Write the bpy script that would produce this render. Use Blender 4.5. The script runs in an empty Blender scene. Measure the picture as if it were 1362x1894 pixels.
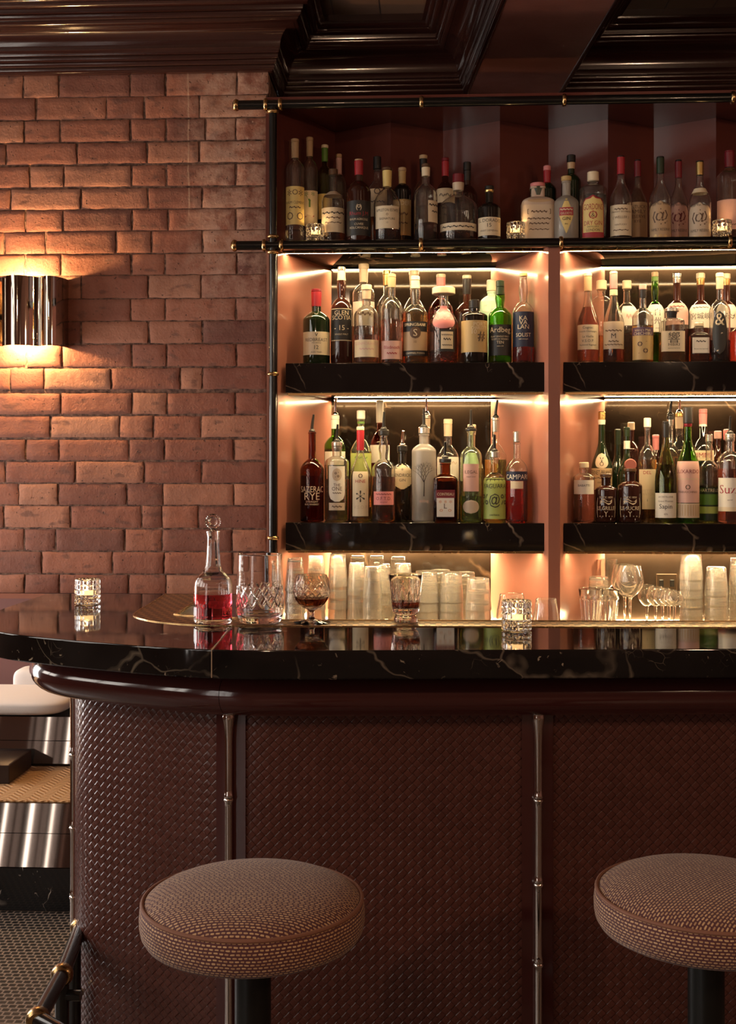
DAY, LOUNGE, ROOM_FILL, EXPO = 25.0, 44.0, 43.0, 0.0
LEDB, LEDFS, LEDC, BULB = 56.0, 110.0, 230.0, 2800.0
LEAN1, LEAN2 = .22, .19
import bpy, math, random
from mathutils import Vector, noise
random.seed(7)
PI = math.pi
sc = bpy.context.scene
COL = sc.collection
# ------------------------------------------------------------------ camera frame
F = 2200.0
TH = math.atan(110 / 2200)
CT, ST = math.cos(TH), math.sin(TH)
EYE = 1.25
def ray(px, py):
    x = (px - 681) / F
    return (x * CT - ST, x * ST + CT, -(py - 863) / F)
def at(px, py, Y):
    "point seen at a pixel of the photograph, at depth Y from the camera"
    d = ray(px, py); t = Y / d[1]
    return Vector((d[0] * t, Y, EYE + d[2] * t))
def atz(px, py, z):
    d = ray(px, py); t = (z - EYE) / d[2]
    return Vector((d[0] * t, d[1] * t, z))
def mpp(px, Y):
    return (Y / ray(px, 863)[1]) / F       # metres per pixel
# ------------------------------------------------------------------ objects
def link(o, parent=None):
    COL.objects.link(o)
    if parent: o.parent = parent
    return o
def mesh(name, verts, faces, mat=None, parent=None, smooth=True, ang=0.7, uvs=None):
    me = bpy.data.meshes.new(name)
    me.from_pydata([tuple(v) for v in verts], [], [tuple(f) for f in faces])
    if uvs is not None:
        ul = me.uv_layers.new(name='UVMap')
        for l in me.loops: ul.data[l.index].uv = uvs[l.vertex_index]
    if smooth:
        me.polygons.foreach_set('use_smooth', [True] * len(me.polygons))
        me.set_sharp_from_angle(angle=ang)
    if mat: me.materials.append(mat)
    me.update()
    o = bpy.data.objects.new(name, me)
    return link(o, parent)
def tag(o, label=None, cat=None, group=None, kind=None):
    if label: o['label'] = label
    if cat: o['category'] = cat
    if group: o['group'] = group
    if kind: o['kind'] = kind
    return o
def thing(name, label, cat, loc=(0, 0, 0), group=None, rz=0):
    o = bpy.data.objects.new(name, None); o.empty_display_size = .05
    link(o); o.location = loc; o.rotation_euler = (0, 0, rz)
    return tag(o, label, cat, group)
def struct(o, label=None):
    o['kind'] = 'structure'
    if label: o['label'] = label
    return o
def dup(root, loc, label=None, group=None, rz=0):
    r = root.copy(); COL.objects.link(r); r.location = loc; r.rotation_euler = (0, 0, rz)
    if label: r['label'] = label
    if group: r['group'] = group
    for ch in list(root.children):
        c = ch.copy(); COL.objects.link(c); c.parent = r
        for g in list(ch.children):
            d = g.copy(); COL.objects.link(d); d.parent = c
    return r
class MB:
    "collects shapes, then links them as one mesh"
    def __init__(s): s.v = []; s.f = []
    def add(s, v, f):
        n = len(s.v); s.v += [tuple(p) for p in v]; s.f += [tuple(i + n for i in q) for q in f]; return s
    def box(s, x0, x1, y0, y1, z0, z1, b=0.0):
        if b <= 0:
            v = [(x, y, z) for z in (z0, z1) for y in (y0, y1) for x in (x0, x1)]
            return s.add(v, [(0, 2, 3, 1), (4, 5, 7, 6), (0, 1, 5, 4), (2, 6, 7, 3), (0, 4, 6, 2), (1, 3, 7, 5)])
        ring = lambda i, z: [(x0 + i + (b if k else 0), y0 + i, z) for k in (0,)]
        def rect(i, z):
            c = b
            X0, X1, Y0, Y1 = x0 + i, x1 - i, y0 + i, y1 - i
            return [(X0 + c, Y0, z), (X1 - c, Y0, z), (X1, Y0 + c, z), (X1, Y1 - c, z), (X1 - c, Y1, z), (X0 + c, Y1, z), (X0, Y1 - c, z), (X0, Y0 + c, z)]
        rs = [rect(b, z0), rect(0, z0 + b), rect(0, z1 - b), rect(b, z1)]
        v = sum(rs, []); f = [tuple(range(7, -1, -1)), tuple(range(24, 32))]
        for k in range(3):
            for i in range(8):
                j = (i + 1) % 8
                f.append((k * 8 + i, k * 8 + j, k * 8 + 8 + j, k * 8 + 8 + i))
        return s.add(v, f)
    def tube(s, pts, r, n=14, caps=True):
        pts = [Vector(p) for p in pts]; rr = r if isinstance(r, (list, tuple)) else [r] * len(pts)
        v = []; f = []; up = None
        for i, p in enumerate(pts):
            t = (pts[min(i + 1, len(pts) - 1)] - pts[max(i - 1, 0)]).normalized()
            if up is None:
                up = Vector((0, 0, 1)) if abs(t.z) < .9 else Vector((1, 0, 0))
            a = t.cross(up).normalized(); up = a.cross(t).normalized()
            for k in range(n):
                g = 2 * PI * k / n
                v.append(p + a * math.cos(g) * rr[i] + up * math.sin(g) * rr[i])
        for i in range(len(pts) - 1):
            for k in range(n):
                j = (k + 1) % n
                f.append((i * n + k, i * n + j, (i + 1) * n + j, (i + 1) * n + k))
        if caps:
            f.append(tuple(range(n - 1, -1, -1))); f.append(tuple((len(pts) - 1) * n + k for k in range(n)))
        return s.add(v, f)
    def lathe(s, prof, n=28, sq=0, mod=None, off=(0, 0, 0), axis=None):
        v, f = lathe(prof, n, sq, mod)
        if axis == 'x': v = [(z, x, y) for x, y, z in v]
        if axis == 'y': v = [(x, z, -y) for x, y, z in v]
        return s.add([(a + off[0], b + off[1], c + off[2]) for a, b, c in v], f)
    def build(s, name, mat, parent=None, smooth=True, ang=.7):
        return mesh(name, s.v, s.f, mat, parent, smooth, ang)
def sqr(a, sq):
    if not sq: return 1.0
    return 1.0 / (abs(math.cos(a)) ** sq + abs(math.sin(a)) ** sq) ** (1 / sq)
def lathe(prof, n=28, sq=0, mod=None):
    v = []; f = []; rings = []
    for r, z in prof:
        if r < 1e-6:
            rings.append([len(v)]); v.append((0, 0, z))
        else:
            ids = []
            for k in range(n):
                a = 2 * PI * k / n
                q = r * sqr(a, sq)
                if mod: q = mod(a, z, q)
                ids.append(len(v)); v.append((q * math.cos(a), q * math.sin(a), z))
            rings.append(ids)
    for A, B in zip(rings, rings[1:]):
        if len(A) == 1 and len(B) == 1: continue
        for k in range(n):
            j = (k + 1) % n
            if len(A) == 1: f.append((A[0], B[j], B[k]))
            elif len(B) == 1: f.append((A[k], A[j], B[0]))
            else: f.append((A[k], A[j], B[j], B[k]))
    return v, f
def catmull(P, n=8):
    out = []
    for i in range(len(P) - 1):
        p0 = Vector(P[max(i - 1, 0)]); p1 = Vector(P[i]); p2 = Vector(P[i + 1]); p3 = Vector(P[min(i + 2, len(P) - 1)])
        for k in range(n):
            t = k / n
            out.append(.5 * ((2 * p1) + (p2 - p0) * t + (2 * p0 - 5 * p1 + 4 * p2 - p3) * t * t + (3 * p1 - p0 - 3 * p2 + p3) * t ** 3))
    out.append(Vector(P[-1])); return out
def offset(path, d):
    "shift a 2-D path to its left by d"
    out = []
    for i, p in enumerate(path):
        a = path[max(i - 1, 0)]; b = path[min(i + 1, len(path) - 1)]
        t = (Vector(b) - Vector(a)).normalized()
        out.append(Vector((p[0] - t.y * d, p[1] + t.x * d)))
    return out
def sweep(path, prof, name, mat, parent=None, close=False, ang=.7):
    "prof: list of (offset to the left, z) carried along a 2-D path"
    cols = [offset(path, o) for o, z in prof]
    v = []; m = len(prof)
    for i in range(len(path)):
        for k in range(m): v.append((cols[k][i].x, cols[k][i].y, prof[k][1]))
    f = []
    for i in range(len(path) - 1):
        for k in range(m if close else m - 1):
            j = (k + 1) % m
            f.append((i * m + k, (i + 1) * m + k, (i + 1) * m + j, i * m + j))
    if close:
        f.append(tuple(range(m))); f.append(tuple((len(path) - 1) * m + k for k in range(m - 1, -1, -1)))
    return mesh(name, v, f, mat, parent, True, ang)
def plate(poly, z0, z1, b, name, mat, parent=None):
    "a slab over a 2-D outline (counter-clockwise) with an eased top edge"
    n = len(poly)
    def inset(d):
        out = []
        for i in range(n):
            a, p, c = Vector(poly[i - 1]), Vector(poly[i]), Vector(poly[(i + 1) % n])
            t1 = (p - a).normalized(); t2 = (c - p).normalized()
            n1 = Vector((-t1.y, t1.x)); n2 = Vector((-t2.y, t2.x)); m = (n1 + n2)
            m = m / max(m.dot(n1), .3) if m.length > 1e-6 else n1
            out.append(p + m * d)
        return out
    rs = [(inset(b), z0), (poly, z0 + b), (poly, z0 + b * 1.25), (poly, z1 - b * 1.25), (poly, z1 - b), (inset(b * .3), z1 - b * .3), (inset(b), z1)]
    v = [(p[0], p[1], z) for r, z in rs for p in r]; f = []
    for k in range(len(rs) - 1):
        for i in range(n):
            j = (i + 1) % n
            f.append((k * n + i, k * n + j, (k + 1) * n + j, (k + 1) * n + i))
    f.append(tuple(range(n - 1, -1, -1))); f.append(tuple((len(rs) - 1) * n + i for i in range(n)))
    o = mesh(name, v, f, mat, parent, True, .5)
    for p in o.data.polygons:
        if len(p.vertices) > 4: p.use_smooth = False
    return o
# ------------------------------------------------------------------ materials
class NT:
    def __init__(s, name):
        s.m = bpy.data.materials.new(name); s.m.use_nodes = True
        s.n = s.m.node_tree.nodes; s.l = s.m.node_tree.links
        s.b = s.n['Principled BSDF']
    def new(s, t, **k):
        x = s.n.new(t)
        for a, b in k.items(): setattr(x, a, b)
        return x
    def set(s, **k):
        for a, b in k.items():
            i = s.b.inputs[a.replace('_', ' ')]
            i.default_value = (*b, 1) if isinstance(b, tuple) and len(b) == 3 and i.type == 'RGBA' else b
        return s
    def link(s, a, b): s.l.new(a, b)
    def math(s, op, a, b=None, c=None):
        x = s.new('ShaderNodeMath', operation=op)
        for i, q in enumerate((a, b, c)):
            if q is None: continue
            if isinstance(q, (int, float)): x.inputs[i].default_value = q
            else: s.link(q, x.inputs[i])
        return x.outputs[0]
    def ramp(s, fac, stops, interp='LINEAR'):
        x = s.new('ShaderNodeValToRGB'); e = x.color_ramp.elements; x.color_ramp.interpolation = interp
        while len(e) < len(stops): e.new(.5)
        for q, (p, c) in zip(e, stops):
            q.position = p; q.color = (*c, 1) if isinstance(c, tuple) else (c, c, c, 1)
        s.link(fac, x.inputs[0]); return x.outputs[0]
    def noise(s, vec, scale, detail=4, rough=.55, dist=0):
        x = s.new('ShaderNodeTexNoise'); x.inputs['Scale'].default_value = scale; x.inputs['Detail'].default_value = detail
        x.inputs['Roughness'].default_value = rough; x.inputs['Distortion'].default_value = dist
        if vec: s.link(vec, x.inputs['Vector'])
        return x.outputs['Fac']
    def mix(s, fac, a, b, mode='MIX'):
        x = s.new('ShaderNodeMix', data_type='RGBA', blend_type=mode)
        for k, q in ((0, fac), (6, a), (7, b)):
            if isinstance(q, (int, float)): x.inputs[k].default_value = q
            elif isinstance(q, tuple): x.inputs[k].default_value = (*q, 1)
            else: s.link(q, x.inputs[k])
        return x.outputs[2]
    def bump(s, h, strength=.5, dist=.002):
        x = s.new('ShaderNodeBump'); x.inputs['Strength'].default_value = strength; x.inputs['Distance'].default_value = dist
        s.link(h, x.inputs['Height']); s.link(x.outputs[0], s.b.inputs['Normal']); return x
    def obj(s): return s.new('ShaderNodeTexCoord').outputs['Object']
    def uv(s): return s.new('ShaderNodeTexCoord').outputs['UV']
    def scale(s, vec, v):
        x = s.new('ShaderNodeMapping'); x.inputs['Scale'].default_value = v; s.link(vec, x.inputs['Vector']); return x.outputs[0]
_mc = {}
def plain(name, col, rough=.5, metal=0, **k):
    key = (name, col, rough, metal, tuple(sorted(k.items())))
    if key not in _mc:
        t = NT(name); t.set(Base_Color=col, Roughness=rough, Metallic=metal, **k)
        if rough > .1:
            o = t.obj(); n = t.noise(o, 60, 3)
            t.link(t.math('MULTIPLY_ADD', n, .12, max(rough - .06, .0)), t.b.inputs['Roughness'])
        _mc[key] = t.m
    return _mc[key]
def glass(name, col=(1, 1, 1), rough=0.0, ior=1.46, haze=0.0):
    key = ('g', name)
    if key not in _mc:
        t = NT(name); t.set(Base_Color=col, Roughness=rough, IOR=ior, Transmission_Weight=1.0 - haze); _mc[key] = t.m
    return _mc[key]
def emit(name, col, s):
    t = NT(name); t.set(Base_Color=(0, 0, 0), Emission_Color=col, Emission_Strength=s); return t.m
def marble(name, base, vein, rough=.06, scale=3.0, amount=.5, rot=0.6, specks=0.0):
    t = NT(name); o = t.obj()
    mp = t.new('ShaderNodeMapping'); mp.inputs['Rotation'].default_value = (.3, rot, .5); t.link(o, mp.inputs['Vector'])
    w = t.new('ShaderNodeTexNoise'); w.inputs['Scale'].default_value = 2.2; w.inputs['Detail'].default_value = 5; t.link(mp.outputs[0], w.inputs['Vector'])
    vm = t.new('ShaderNodeVectorMath', operation='MULTIPLY_ADD'); t.link(w.outputs['Color'], vm.inputs[0]); vm.inputs[1].default_value = (.38, .38, .38); t.link(mp.outputs[0], vm.inputs[2])
    s2 = t.scale(vm.outputs[0], (1.0, .35, .45))
    vo = t.new('ShaderNodeTexVoronoi', feature='DISTANCE_TO_EDGE'); vo.inputs['Scale'].default_value = scale; t.link(s2, vo.inputs['Vector'])
    v1 = t.ramp(vo.outputs['Distance'], [(0, 1.0), (.005, .6), (.016, 0.0)])
    msk = t.ramp(t.noise(mp.outputs[0], 3.5, 3), [(.44, 0.0), (.56, 1.0)])
    vo2 = t.new('ShaderNodeTexVoronoi', feature='DISTANCE_TO_EDGE'); vo2.inputs['Scale'].default_value = scale * 4; t.link(vm.outputs[0], vo2.inputs['Vector'])
    v2 = t.ramp(vo2.outputs['Distance'], [(0, 1.0), (.02, 0.0)])
    msk2 = t.ramp(t.noise(mp.outputs[0], 9, 4), [(.6, 0.0), (.7, 1.0)])
    spk = t.ramp(t.noise(o, 130, 2), [(.74, 0.0), (.78, .35)])
    a = t.math('MULTIPLY', v1, msk); b = t.math('MULTIPLY', v2, msk2)
    chips = t.ramp(t.noise(vm.outputs[0], 42, 3, .6, .6), [(.66, 0.0), (.70, 1.0)])
    cm = t.ramp(t.noise(mp.outputs[0], 7, 2), [(.46, 0.0), (.6, 1.0)])
    chips = t.math('MULTIPLY', t.math('MULTIPLY', chips, cm), specks)
    fac = t.math('MINIMUM', t.math('ADD', t.math('MULTIPLY', t.math('MINIMUM', t.math('ADD', t.math('ADD', a, b), spk), 1.0), amount), chips), 1.0)
    cl = t.ramp(t.noise(mp.outputs[0], 5, 6), [(.35, base), (.75, tuple(c * 2.6 for c in base))])
    t.link(t.mix(fac, cl, vein), t.b.inputs['Base Color'])
    t.set(Roughness=rough); return t.m
C = dict(cream=(.74, .62, .42), white=(.80, .75, .64), tan=(.50, .34, .19), ochre=(.52, .36, .15), black=(.012, .011, .010), red=(.36, .02, .03),
         wine=(.17, .012, .02), pink=(.72, .26, .25), navy=(.012, .018, .05), grey=(.30, .27, .22), yellow=(.74, .56, .20), green=(.10, .22, .03), brown=(.10, .05, .025),
         parch=(.60, .47, .33), rose=(.66, .40, .34), purple=(.10, .05, .10), mint=(.55, .72, .55), orange=(.6, .22, .06), dkgreen=(.015, .03, .012), silver=(.6, .57, .5), lime=(.42, .5, .12), ink=(.03, .022, .018), gold=(.62, .43, .16))
def paint(c, rough=.45):
    if c in ('gold', 'silver'): return plain(c + '_foil', C[c], .3, .85)
    return plain('paper_' + c, C[c], rough)
def capmat(c):
    if c in ('gold', 'silver'): return plain(c + '_metal', C[c], .25, .9)
    return plain('cap_' + c, C[c], .3)
G = dict(clear=lambda: glass('clear_bottle_glass', (.985, .965, .91), .0, 1.46, .015), smoke=lambda: glass('smoky_glass', (.86, .80, .70), 0, 1.46, .02), green=lambda: glass('green_glass', (.30, .62, .10)),
         olive=lambda: glass('olive_glass', (.62, .66, .36)), pale=lambda: glass('pale_green_glass', (.86, .95, .72), 0, 1.46, .03), frost=lambda: glass('frosted_glass', (.97, .92, .84), .30, 1.46, .16),
         pink=lambda: glass('pink_glass', (.96, .62, .58)), brown=lambda: glass('brown_glass', (.42, .16, .07)),
         black=lambda: plain('black_bottle_glass', (.012, .009, .007), .06, 0, Coat_Weight=.5), dkgreen=lambda: plain('dark_green_bottle_glass', (.010, .020, .007), .06, 0, Coat_Weight=.5),
         dkbrown=lambda: plain('dark_brown_bottle_glass', (.035, .010, .006), .06, 0, Coat_Weight=.5), mint=lambda: plain('mint_bottle_paint', (.50, .72, .52), .3),
         jute=lambda: plain('wax_paper_wrap', (.55, .42, .32), .75))
LQ = dict(amber=(.90, .48, .14), dark=(.50, .16, .05), pink=(.92, .38, .30), red=(.70, .03, .03), clear=(.97, .95, .9), yellow=(.92, .78, .22), rose=(.95, .52, .42), cola=(.2, .05, .02), lime=(.75, .82, .25), gold=(.88, .52, .14))
def liquid(c):
    return glass('liquid_' + c, LQ[c], 0, 1.36, .02)
# ------------------------------------------------------------------ shared surfaces
M = {}
M['maroon'] = plain('maroon_gloss_paint', (.055, .014, .012), .12, 0, Coat_Weight=.6, Coat_Roughness=.08)
M['maroon_ceiling'] = plain('dark_maroon_ceiling_paint', (.024, .0075, .0055), .14, 0, Coat_Weight=1.0, Coat_Roughness=.1)
M['panel'] = plain('rose_brown_gloss_panel', (.31, .125, .088), (.17), 0, Coat_Weight=.25, Coat_Roughness=.06)
M['pleat'] = plain('oxblood_gloss_panel', (.115, .032, .024), .16, 0, Coat_Weight=.25, Coat_Roughness=.04, Specular_IOR_Level=.35)
M['black_metal'] = plain('black_enamel_metal', (.008, .0075, .007), .2, .3, Coat_Weight=.3)
M['brass'] = plain('aged_brass', (.48, .31, .14), .26, 1.0)
M['chrome'] = plain('polished_chrome', (.80, .72, .66), .10, 1.0)
M['marble'] = marble('black_marble_white_veins', (.006, .005, .0045), (.46, .34, .25), .05, 6.0, .95)
M['bar_marble'] = marble('black_marble_bar_top', (.006, .005, .0045), (.40, .31, .22), .045, 9.0, .32, 1.2, .8)
M['back_marble'] = marble('dark_mirror_marble', (.0095, .006, .004), (.16, .10, .06), .06, 3.2, .6)
M['back_marble'].node_tree.nodes['Principled BSDF'].inputs['Specular IOR Level'].default_value = .3
M['tread_marble'] = marble('black_marble_bold_veins', (.006, .005, .005), (.70, .62, .55), .07, 3.6, 1.0, 1.5, .6)

# ------------------------------------------------------------------ brick wall
YB = 4.20
courses = [
 (137, 177, [115, 290, 643, 817, 1170, 1330]), (179.5, 218, [178, 525, 712, 985, 1320]), (222, 260, [118, 297, 643, 820, 1015, 1165, 1325]),
 (264.5, 301, [30, 380, 727, 985, 1325]), (307, 343.5, [147, 315, 650, 822, 1165, 1325]), (349, 385, [52, 400, 730, 998, 1325]),
 (388.5, 426, [125, 312, 652, 830, 1165, 1325]), (428.5, 467, [20, 225, 573, 748, 1000, 1325]), (471, 507.5, [125, 300, 648, 815, 1170, 1325]),
 (510.5, 550.5, [90, 400, 732, 992, 1320]), (554, 592, [300, 645, 815, 1165, 1320]), (595.5, 634, [100, 400, 735, 1000, 1320]),
 (638, 677, [130, 305, 650, 823, 1168, 1320]), (682, 719, [50, 217, 548, 890, 1000, 1320]), (728, 765, [300, 652, 825, 1163, 1320]),
 (770, 808, [248, 590, 757, 992, 1320]), (814, 850, [128, 290, 637, 812, 1155, 1320]), (855, 892, [25, 372, 712, 995, 1320]),
 (896, 933, [92, 287, 625, 805, 1155, 1320]), (937, 975.5, [18, 347, 700, 800, 980, 1320]), (980, 1018, [275, 615, 800, 1145, 1320]),
 (1022, 1060, [205, 555, 810, 1150, 1320]), (1064.5, 1103, [120, 292, 635, 820, 1320]), (1107, 1145, [30, 360, 700, 1000, 1320])]
def zB(py): return EYE + (863 - py) / F * (YB / ray(250, 863)[1])
rows = []
for y0, y1, js in courses:
    rows.append((zB(y1), zB(y0), [at(u / 2.671, 863, YB).x for u in js]))
rows = rows[::-1] if rows[0][0] > rows[-1][0] else rows
zz = rows[-1][1] + .008
for k in range(2):
    rows.append((zz, zz + .07, [-.58 - .23 * i - .1 * k for i in range(6, -1, -1)])); zz += .079
zz = rows[0][0] - .009
k = 0
while zz > .02:
    rows.insert(0, (max(zz - .071, .002), zz, [-.58 - .24 * i - .11 * (k % 2) for i in range(4, -1, -1)] + [-.545])); zz -= .080; k += 1
v = []; f = []; tint = []; mort = []
def brick(x0, x1, z0, z1):
    nx = max(4, int((x1 - x0) / .020)); nz = 6
    gx = [0, .0045 / (x1 - x0)] + [k / (nx - 2) for k in range(1, nx - 2)] + [1 - .0045 / (x1 - x0), 1]
    gz = [0, .0045 / (z1 - z0)] + [k / (nz - 2) for k in range(1, nz - 2)] + [1 - .0045 / (z1 - z0), 1]
    j = random.uniform(-.0016, .0012); n0 = len(v); col = random.random(); seed = random.uniform(0, 50)
    ragged = .0030
    for a in range(nz + 1):
        for b in range(nx + 1):
            x = x0 + (x1 - x0) * gx[b]; z = z0 + (z1 - z0) * gz[a]
            edge = a in (0, nz) or b in (0, nx)
            q = noise.noise(Vector((x * 45, z * 45, seed)))
            x += q * ragged * (1 if 0 < b < nx else 1.3); z += noise.noise(Vector((x * 38, z * 38, seed + 9))) * ragged
            d = (.0020 if edge else 0) + noise.noise(Vector((x * 18, z * 18, seed))) * .0018
            v.append((x, YB + j + d, z)); tint.append(col)
    for a in range(nz):
        for b in range(nx):
            i = n0 + a * (nx + 1) + b
            f.append((i, i + 1, i + nx + 2, i + nx + 1))
    # the brick's depth behind its face
    bor = [n0 + b for b in range(nx + 1)] + [n0 + a * (nx + 1) + nx for a in range(1, nz + 1)] + [n0 + nz * (nx + 1) + b for b in range(nx - 1, -1, -1)] + [n0 + a * (nx + 1) for a in range(nz - 1, 0, -1)]
    m0 = len(v)
    for i in bor: v.append((v[i][0], YB + .05, v[i][2])); tint.append(col)
    for k in range(len(bor)):
        j2 = (k + 1) % len(bor); f.append((bor[j2], bor[k], m0 + k, m0 + j2))
for z0, z1, xs in rows:
    x = xs[0]; left = []
    while x > -2.4:
        x -= random.choice((.115, .235)); left.append(x)
    xs = left[::-1] + xs
    for a, b in zip(xs, xs[1:]):
        if b - a > .03: brick(a + .0036, b - .0036, z0 - .0012, z1 + .0012)
PLX = at(349, 300, YB).x
t = NT('old_red_brick'); o = t.obj()
at_ = t.new('ShaderNodeAttribute', attribute_name='tint')
base = t.ramp(at_.outputs['Fac'], [(0, (.140, .054, .036)), (.3, (.235, .088, .051)), (.7, (.295, .120, .068)), (1, (.37, .19, .115))])
big = t.noise(o, 9, 5); fine = t.noise(o, 120, 4, .65)
burn = t.ramp(t.noise(t.scale(o, (1, 1, 2.2)), 15, 2, .4), [(.6, 0.0), (.68, .6)])
c0_ = t.mix(burn, base, (.085, .038, .026))
c1 = t.mix(t.ramp(big, [(.42, 0.0), (.7, .4)]), c0_, (.15, .06, .038))
sx = t.new('ShaderNodeSeparateXYZ'); t.link(o, sx.inputs[0])
zone = t.math('MULTIPLY', t.ramp(t.math('ADD', sx.outputs[0], 1.6), [(.70, 0.0), (.84, 1.0)]), t.ramp(t.math('SUBTRACT', sx.outputs[2], 1.5), [(.22, 0.0), (.5, 1.0)]))
lim = t.ramp(t.noise(o, 17, 6, .7), [(.38, 0.0), (.6, .85)])
c2 = t.mix(t.math('MULTIPLY', lim, t.math('MULTIPLY_ADD', zone, .85, .08)), c1, (.46, .31, .225))
pits = t.ramp(t.noise(o, 75, 3, .5), [(.66, 0.0), (.72, .8)])
c3 = t.mix(pits, c2, (.05, .025, .018))
sp = t.ramp(t.noise(o, 46, 2), [(.72, 0.0), (.76, .7)])
c4 = t.mix(t.math('MULTIPLY', sp, zone), c3, (.55, .40, .30))
ln = t.math('SUBTRACT', 1, t.math('MINIMUM', t.math('MULTIPLY', t.math('ABSOLUTE', t.math('ADD', t.math('SUBTRACT', sx.outputs[0], PLX), t.math('MULTIPLY_ADD', t.noise(o, 9), .02, -.01))), 240), 1))
ln = t.math('MULTIPLY', t.math('MULTIPLY', ln, .7), t.ramp(t.math('SUBTRACT', sx.outputs[2], 1.6), [(.5, 0.0), (.58, 1.0)]))
c4 = t.mix(ln, c4, (.5, .36, .24))
t.link(t.mix(.35, c4, t.ramp(fine, [(.3, (.2, .08, .05)), (.7, (.4, .2, .13))]), 'OVERLAY'), t.b.inputs['Base Color'])
t.set(Roughness=.86); h = t.math('ADD', t.math('MULTIPLY', fine, .5), t.math('SUBTRACT', t.noise(o, 28, 5), t.math('MULTIPLY', pits, .7)))
t.bump(h, .9, .0032); M['brick'] = t.m
t = NT('rough_lime_mortar'); o = t.obj()
t.link(t.ramp(t.noise(o, 60, 5), [(.35, (.050, .024, .017)), (.7, (.24, .125, .08))]), t.b.inputs['Base Color']); t.set(Roughness=.95)
t.bump(t.noise(o, 110, 6, .7), .9, .006); M['mortar'] = t.m
me = bpy.data.meshes.new('wall_back'); me.from_pydata(v, [], f)
a = me.attributes.new('tint', 'FLOAT', 'POINT'); a.data.foreach_set('value', tint)
me.polygons.foreach_set('use_smooth', [True] * len(f)); me.set_sharp_from_angle(angle=.9); me.materials.append(M['brick']); me.materials.append(M['mortar'])
wall = link(bpy.data.objects.new('wall_back', me)); struct(wall, 'old red brick wall left of the bottle shelves')
PX = rows[-5][2][-1] + .002      # right corner of the brick pier
ZL = .0
MB().box(-2.6, PX - .004, YB + .0045, YB + .26, ZL, 3.1).build('mortar_bed', M['mortar'], wall, False)
# ------------------------------------------------------------------ ceiling mouldings
ZC = at(250, 137, YB).z
def reed(o0, z0, o1, z1, n=5, bulge=.5):
    out = []; dx, dz = o1 - o0, z1 - z0; L = math.hypot(dx, dz)
    for k in range(n + 1):
        g = PI * k / n; s_ = .5 - .5 * math.cos(g)
        out.append((o0 + dx * s_ + dz / L * L * bulge * math.sin(g) * .5, z0 + dz * s_ - dx / L * L * bulge * math.sin(g) * .5))
    return out
cor = [(0, ZC)]
cor += reed(.0, ZC, .016, ZC + .002) + reed(.016, ZC + .002, .022, ZC + .020) + reed(.022, ZC + .020, .030, ZC + .036) + reed(.030, ZC + .036, .036, ZC + .054)
cor += [(.040, ZC + .056), (.044, ZC + .072)]
cor += [(.046 + .05 * (1 - math.cos(k / 8 * PI / 2)), ZC + .074 + .062 * math.sin(k / 8 * PI / 2)) for k in range(9)]
cor += [(.10, ZC + .137)] + reed(.10, ZC + .138, .118, ZC + .152) + reed(.118, ZC + .152, .128, ZC + .170)
cor += [(.135, ZC + .172), (.138, ZC + .186)] + reed(.138, ZC + .187, .16, ZC + .200) + reed(.16, ZC + .2, .176, ZC + .214) + [(.19, ZC + .216), (.19, ZC + .24)]
YR = YB + .30
bl0, bl1 = atz(865, 183, ZC), atz(940, 0, ZC); br0, br1 = atz(1030, 180, ZC), atz(1140, 0, ZC)
dl = (bl1 - bl0) / (bl0.y - bl1.y); dr = (br1 - br0) / (br0.y - br1.y)
BL = [Vector((bl0.x, YR)), Vector((bl0.x, YR)) + Vector((dl.x, dl.y)) * 4.0]
BR = [Vector((br0.x, YR)), Vector((br0.x, YR)) + Vector((dr.x, dr.y)) * 4.0]
def mitre_sweep(path, prof, name, mat):
    path = [Vector(p) for p in path]; n = len(path); v = []; f = []; m = len(prof)
    for i, p in enumerate(path):
        ts = []
        if i > 0: ts.append((p - path[i - 1]).normalized())
        if i < n - 1: ts.append((path[i + 1] - p).normalized())
        ns = [Vector((t_.y, -t_.x)) for t_ in ts]
        mm = ns[0] if len(ns) == 1 else (ns[0] + ns[1]) / (1 + ns[0].dot(ns[1]))
        for o_, z_ in prof: v.append((p.x + mm.x * o_, p.y + mm.y * o_, z_))
    for i in range(n - 1):
        for k in range(m - 1): f.append((i * m + k, (i + 1) * m + k, (i + 1) * m + k + 1, i * m + k + 1))
    return mesh(name, v, f, mat, None, True, .6)
struct(mitre_sweep([(-2.6, YB), (PX, YB), (PX, YR), BL[0], BL[1]], cor, 'trim_2', M['maroon_ceiling']), 'dark maroon stepped cornice over the brick wall and bar')
struct(mitre_sweep([BR[1], BR[0], (3.2, YR)], cor, 'trim_3', M['maroon_ceiling']), 'dark maroon stepped cornice right of the ceiling beam')
b = MB(); P = [BL[0], BR[0], BR[1], BL[1]]
b.add([(p.x, p.y, ZC) for p in P] + [(p.x, p.y, 3.2) for p in P], [(3, 2, 1, 0), (0, 1, 5, 4), (1, 2, 6, 5), (2, 3, 7, 6), (3, 0, 4, 7)])
t = NT('beam_maroon_plaster'); o = t.obj()
t.link(t.ramp(t.noise(o, 6, 6, .65), [(.35, (.15, .050, .036)), (.65, (.20, .075, .055))]), t.b.inputs['Base Color']); t.set(Roughness=.33); t.bump(t.noise(o, 40, 6, .7), .35, .003); M['beam'] = t.m
struct(b.build('ceiling_beam', M['beam'], None, False), 'flat maroon ceiling beam running towards the viewer')
t = NT('ceiling_boards'); o = t.obj(); br = t.new('ShaderNodeTexBrick'); t.link(t.scale(o, (1, 1, 1)), br.inputs['Vector'])
for k_, q in (('Color1', (.11, .055, .030, 1)), ('Color2', (.085, .042, .024, 1)), ('Mortar', (.02, .01, .008, 1))): br.inputs[k_].default_value = q
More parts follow.
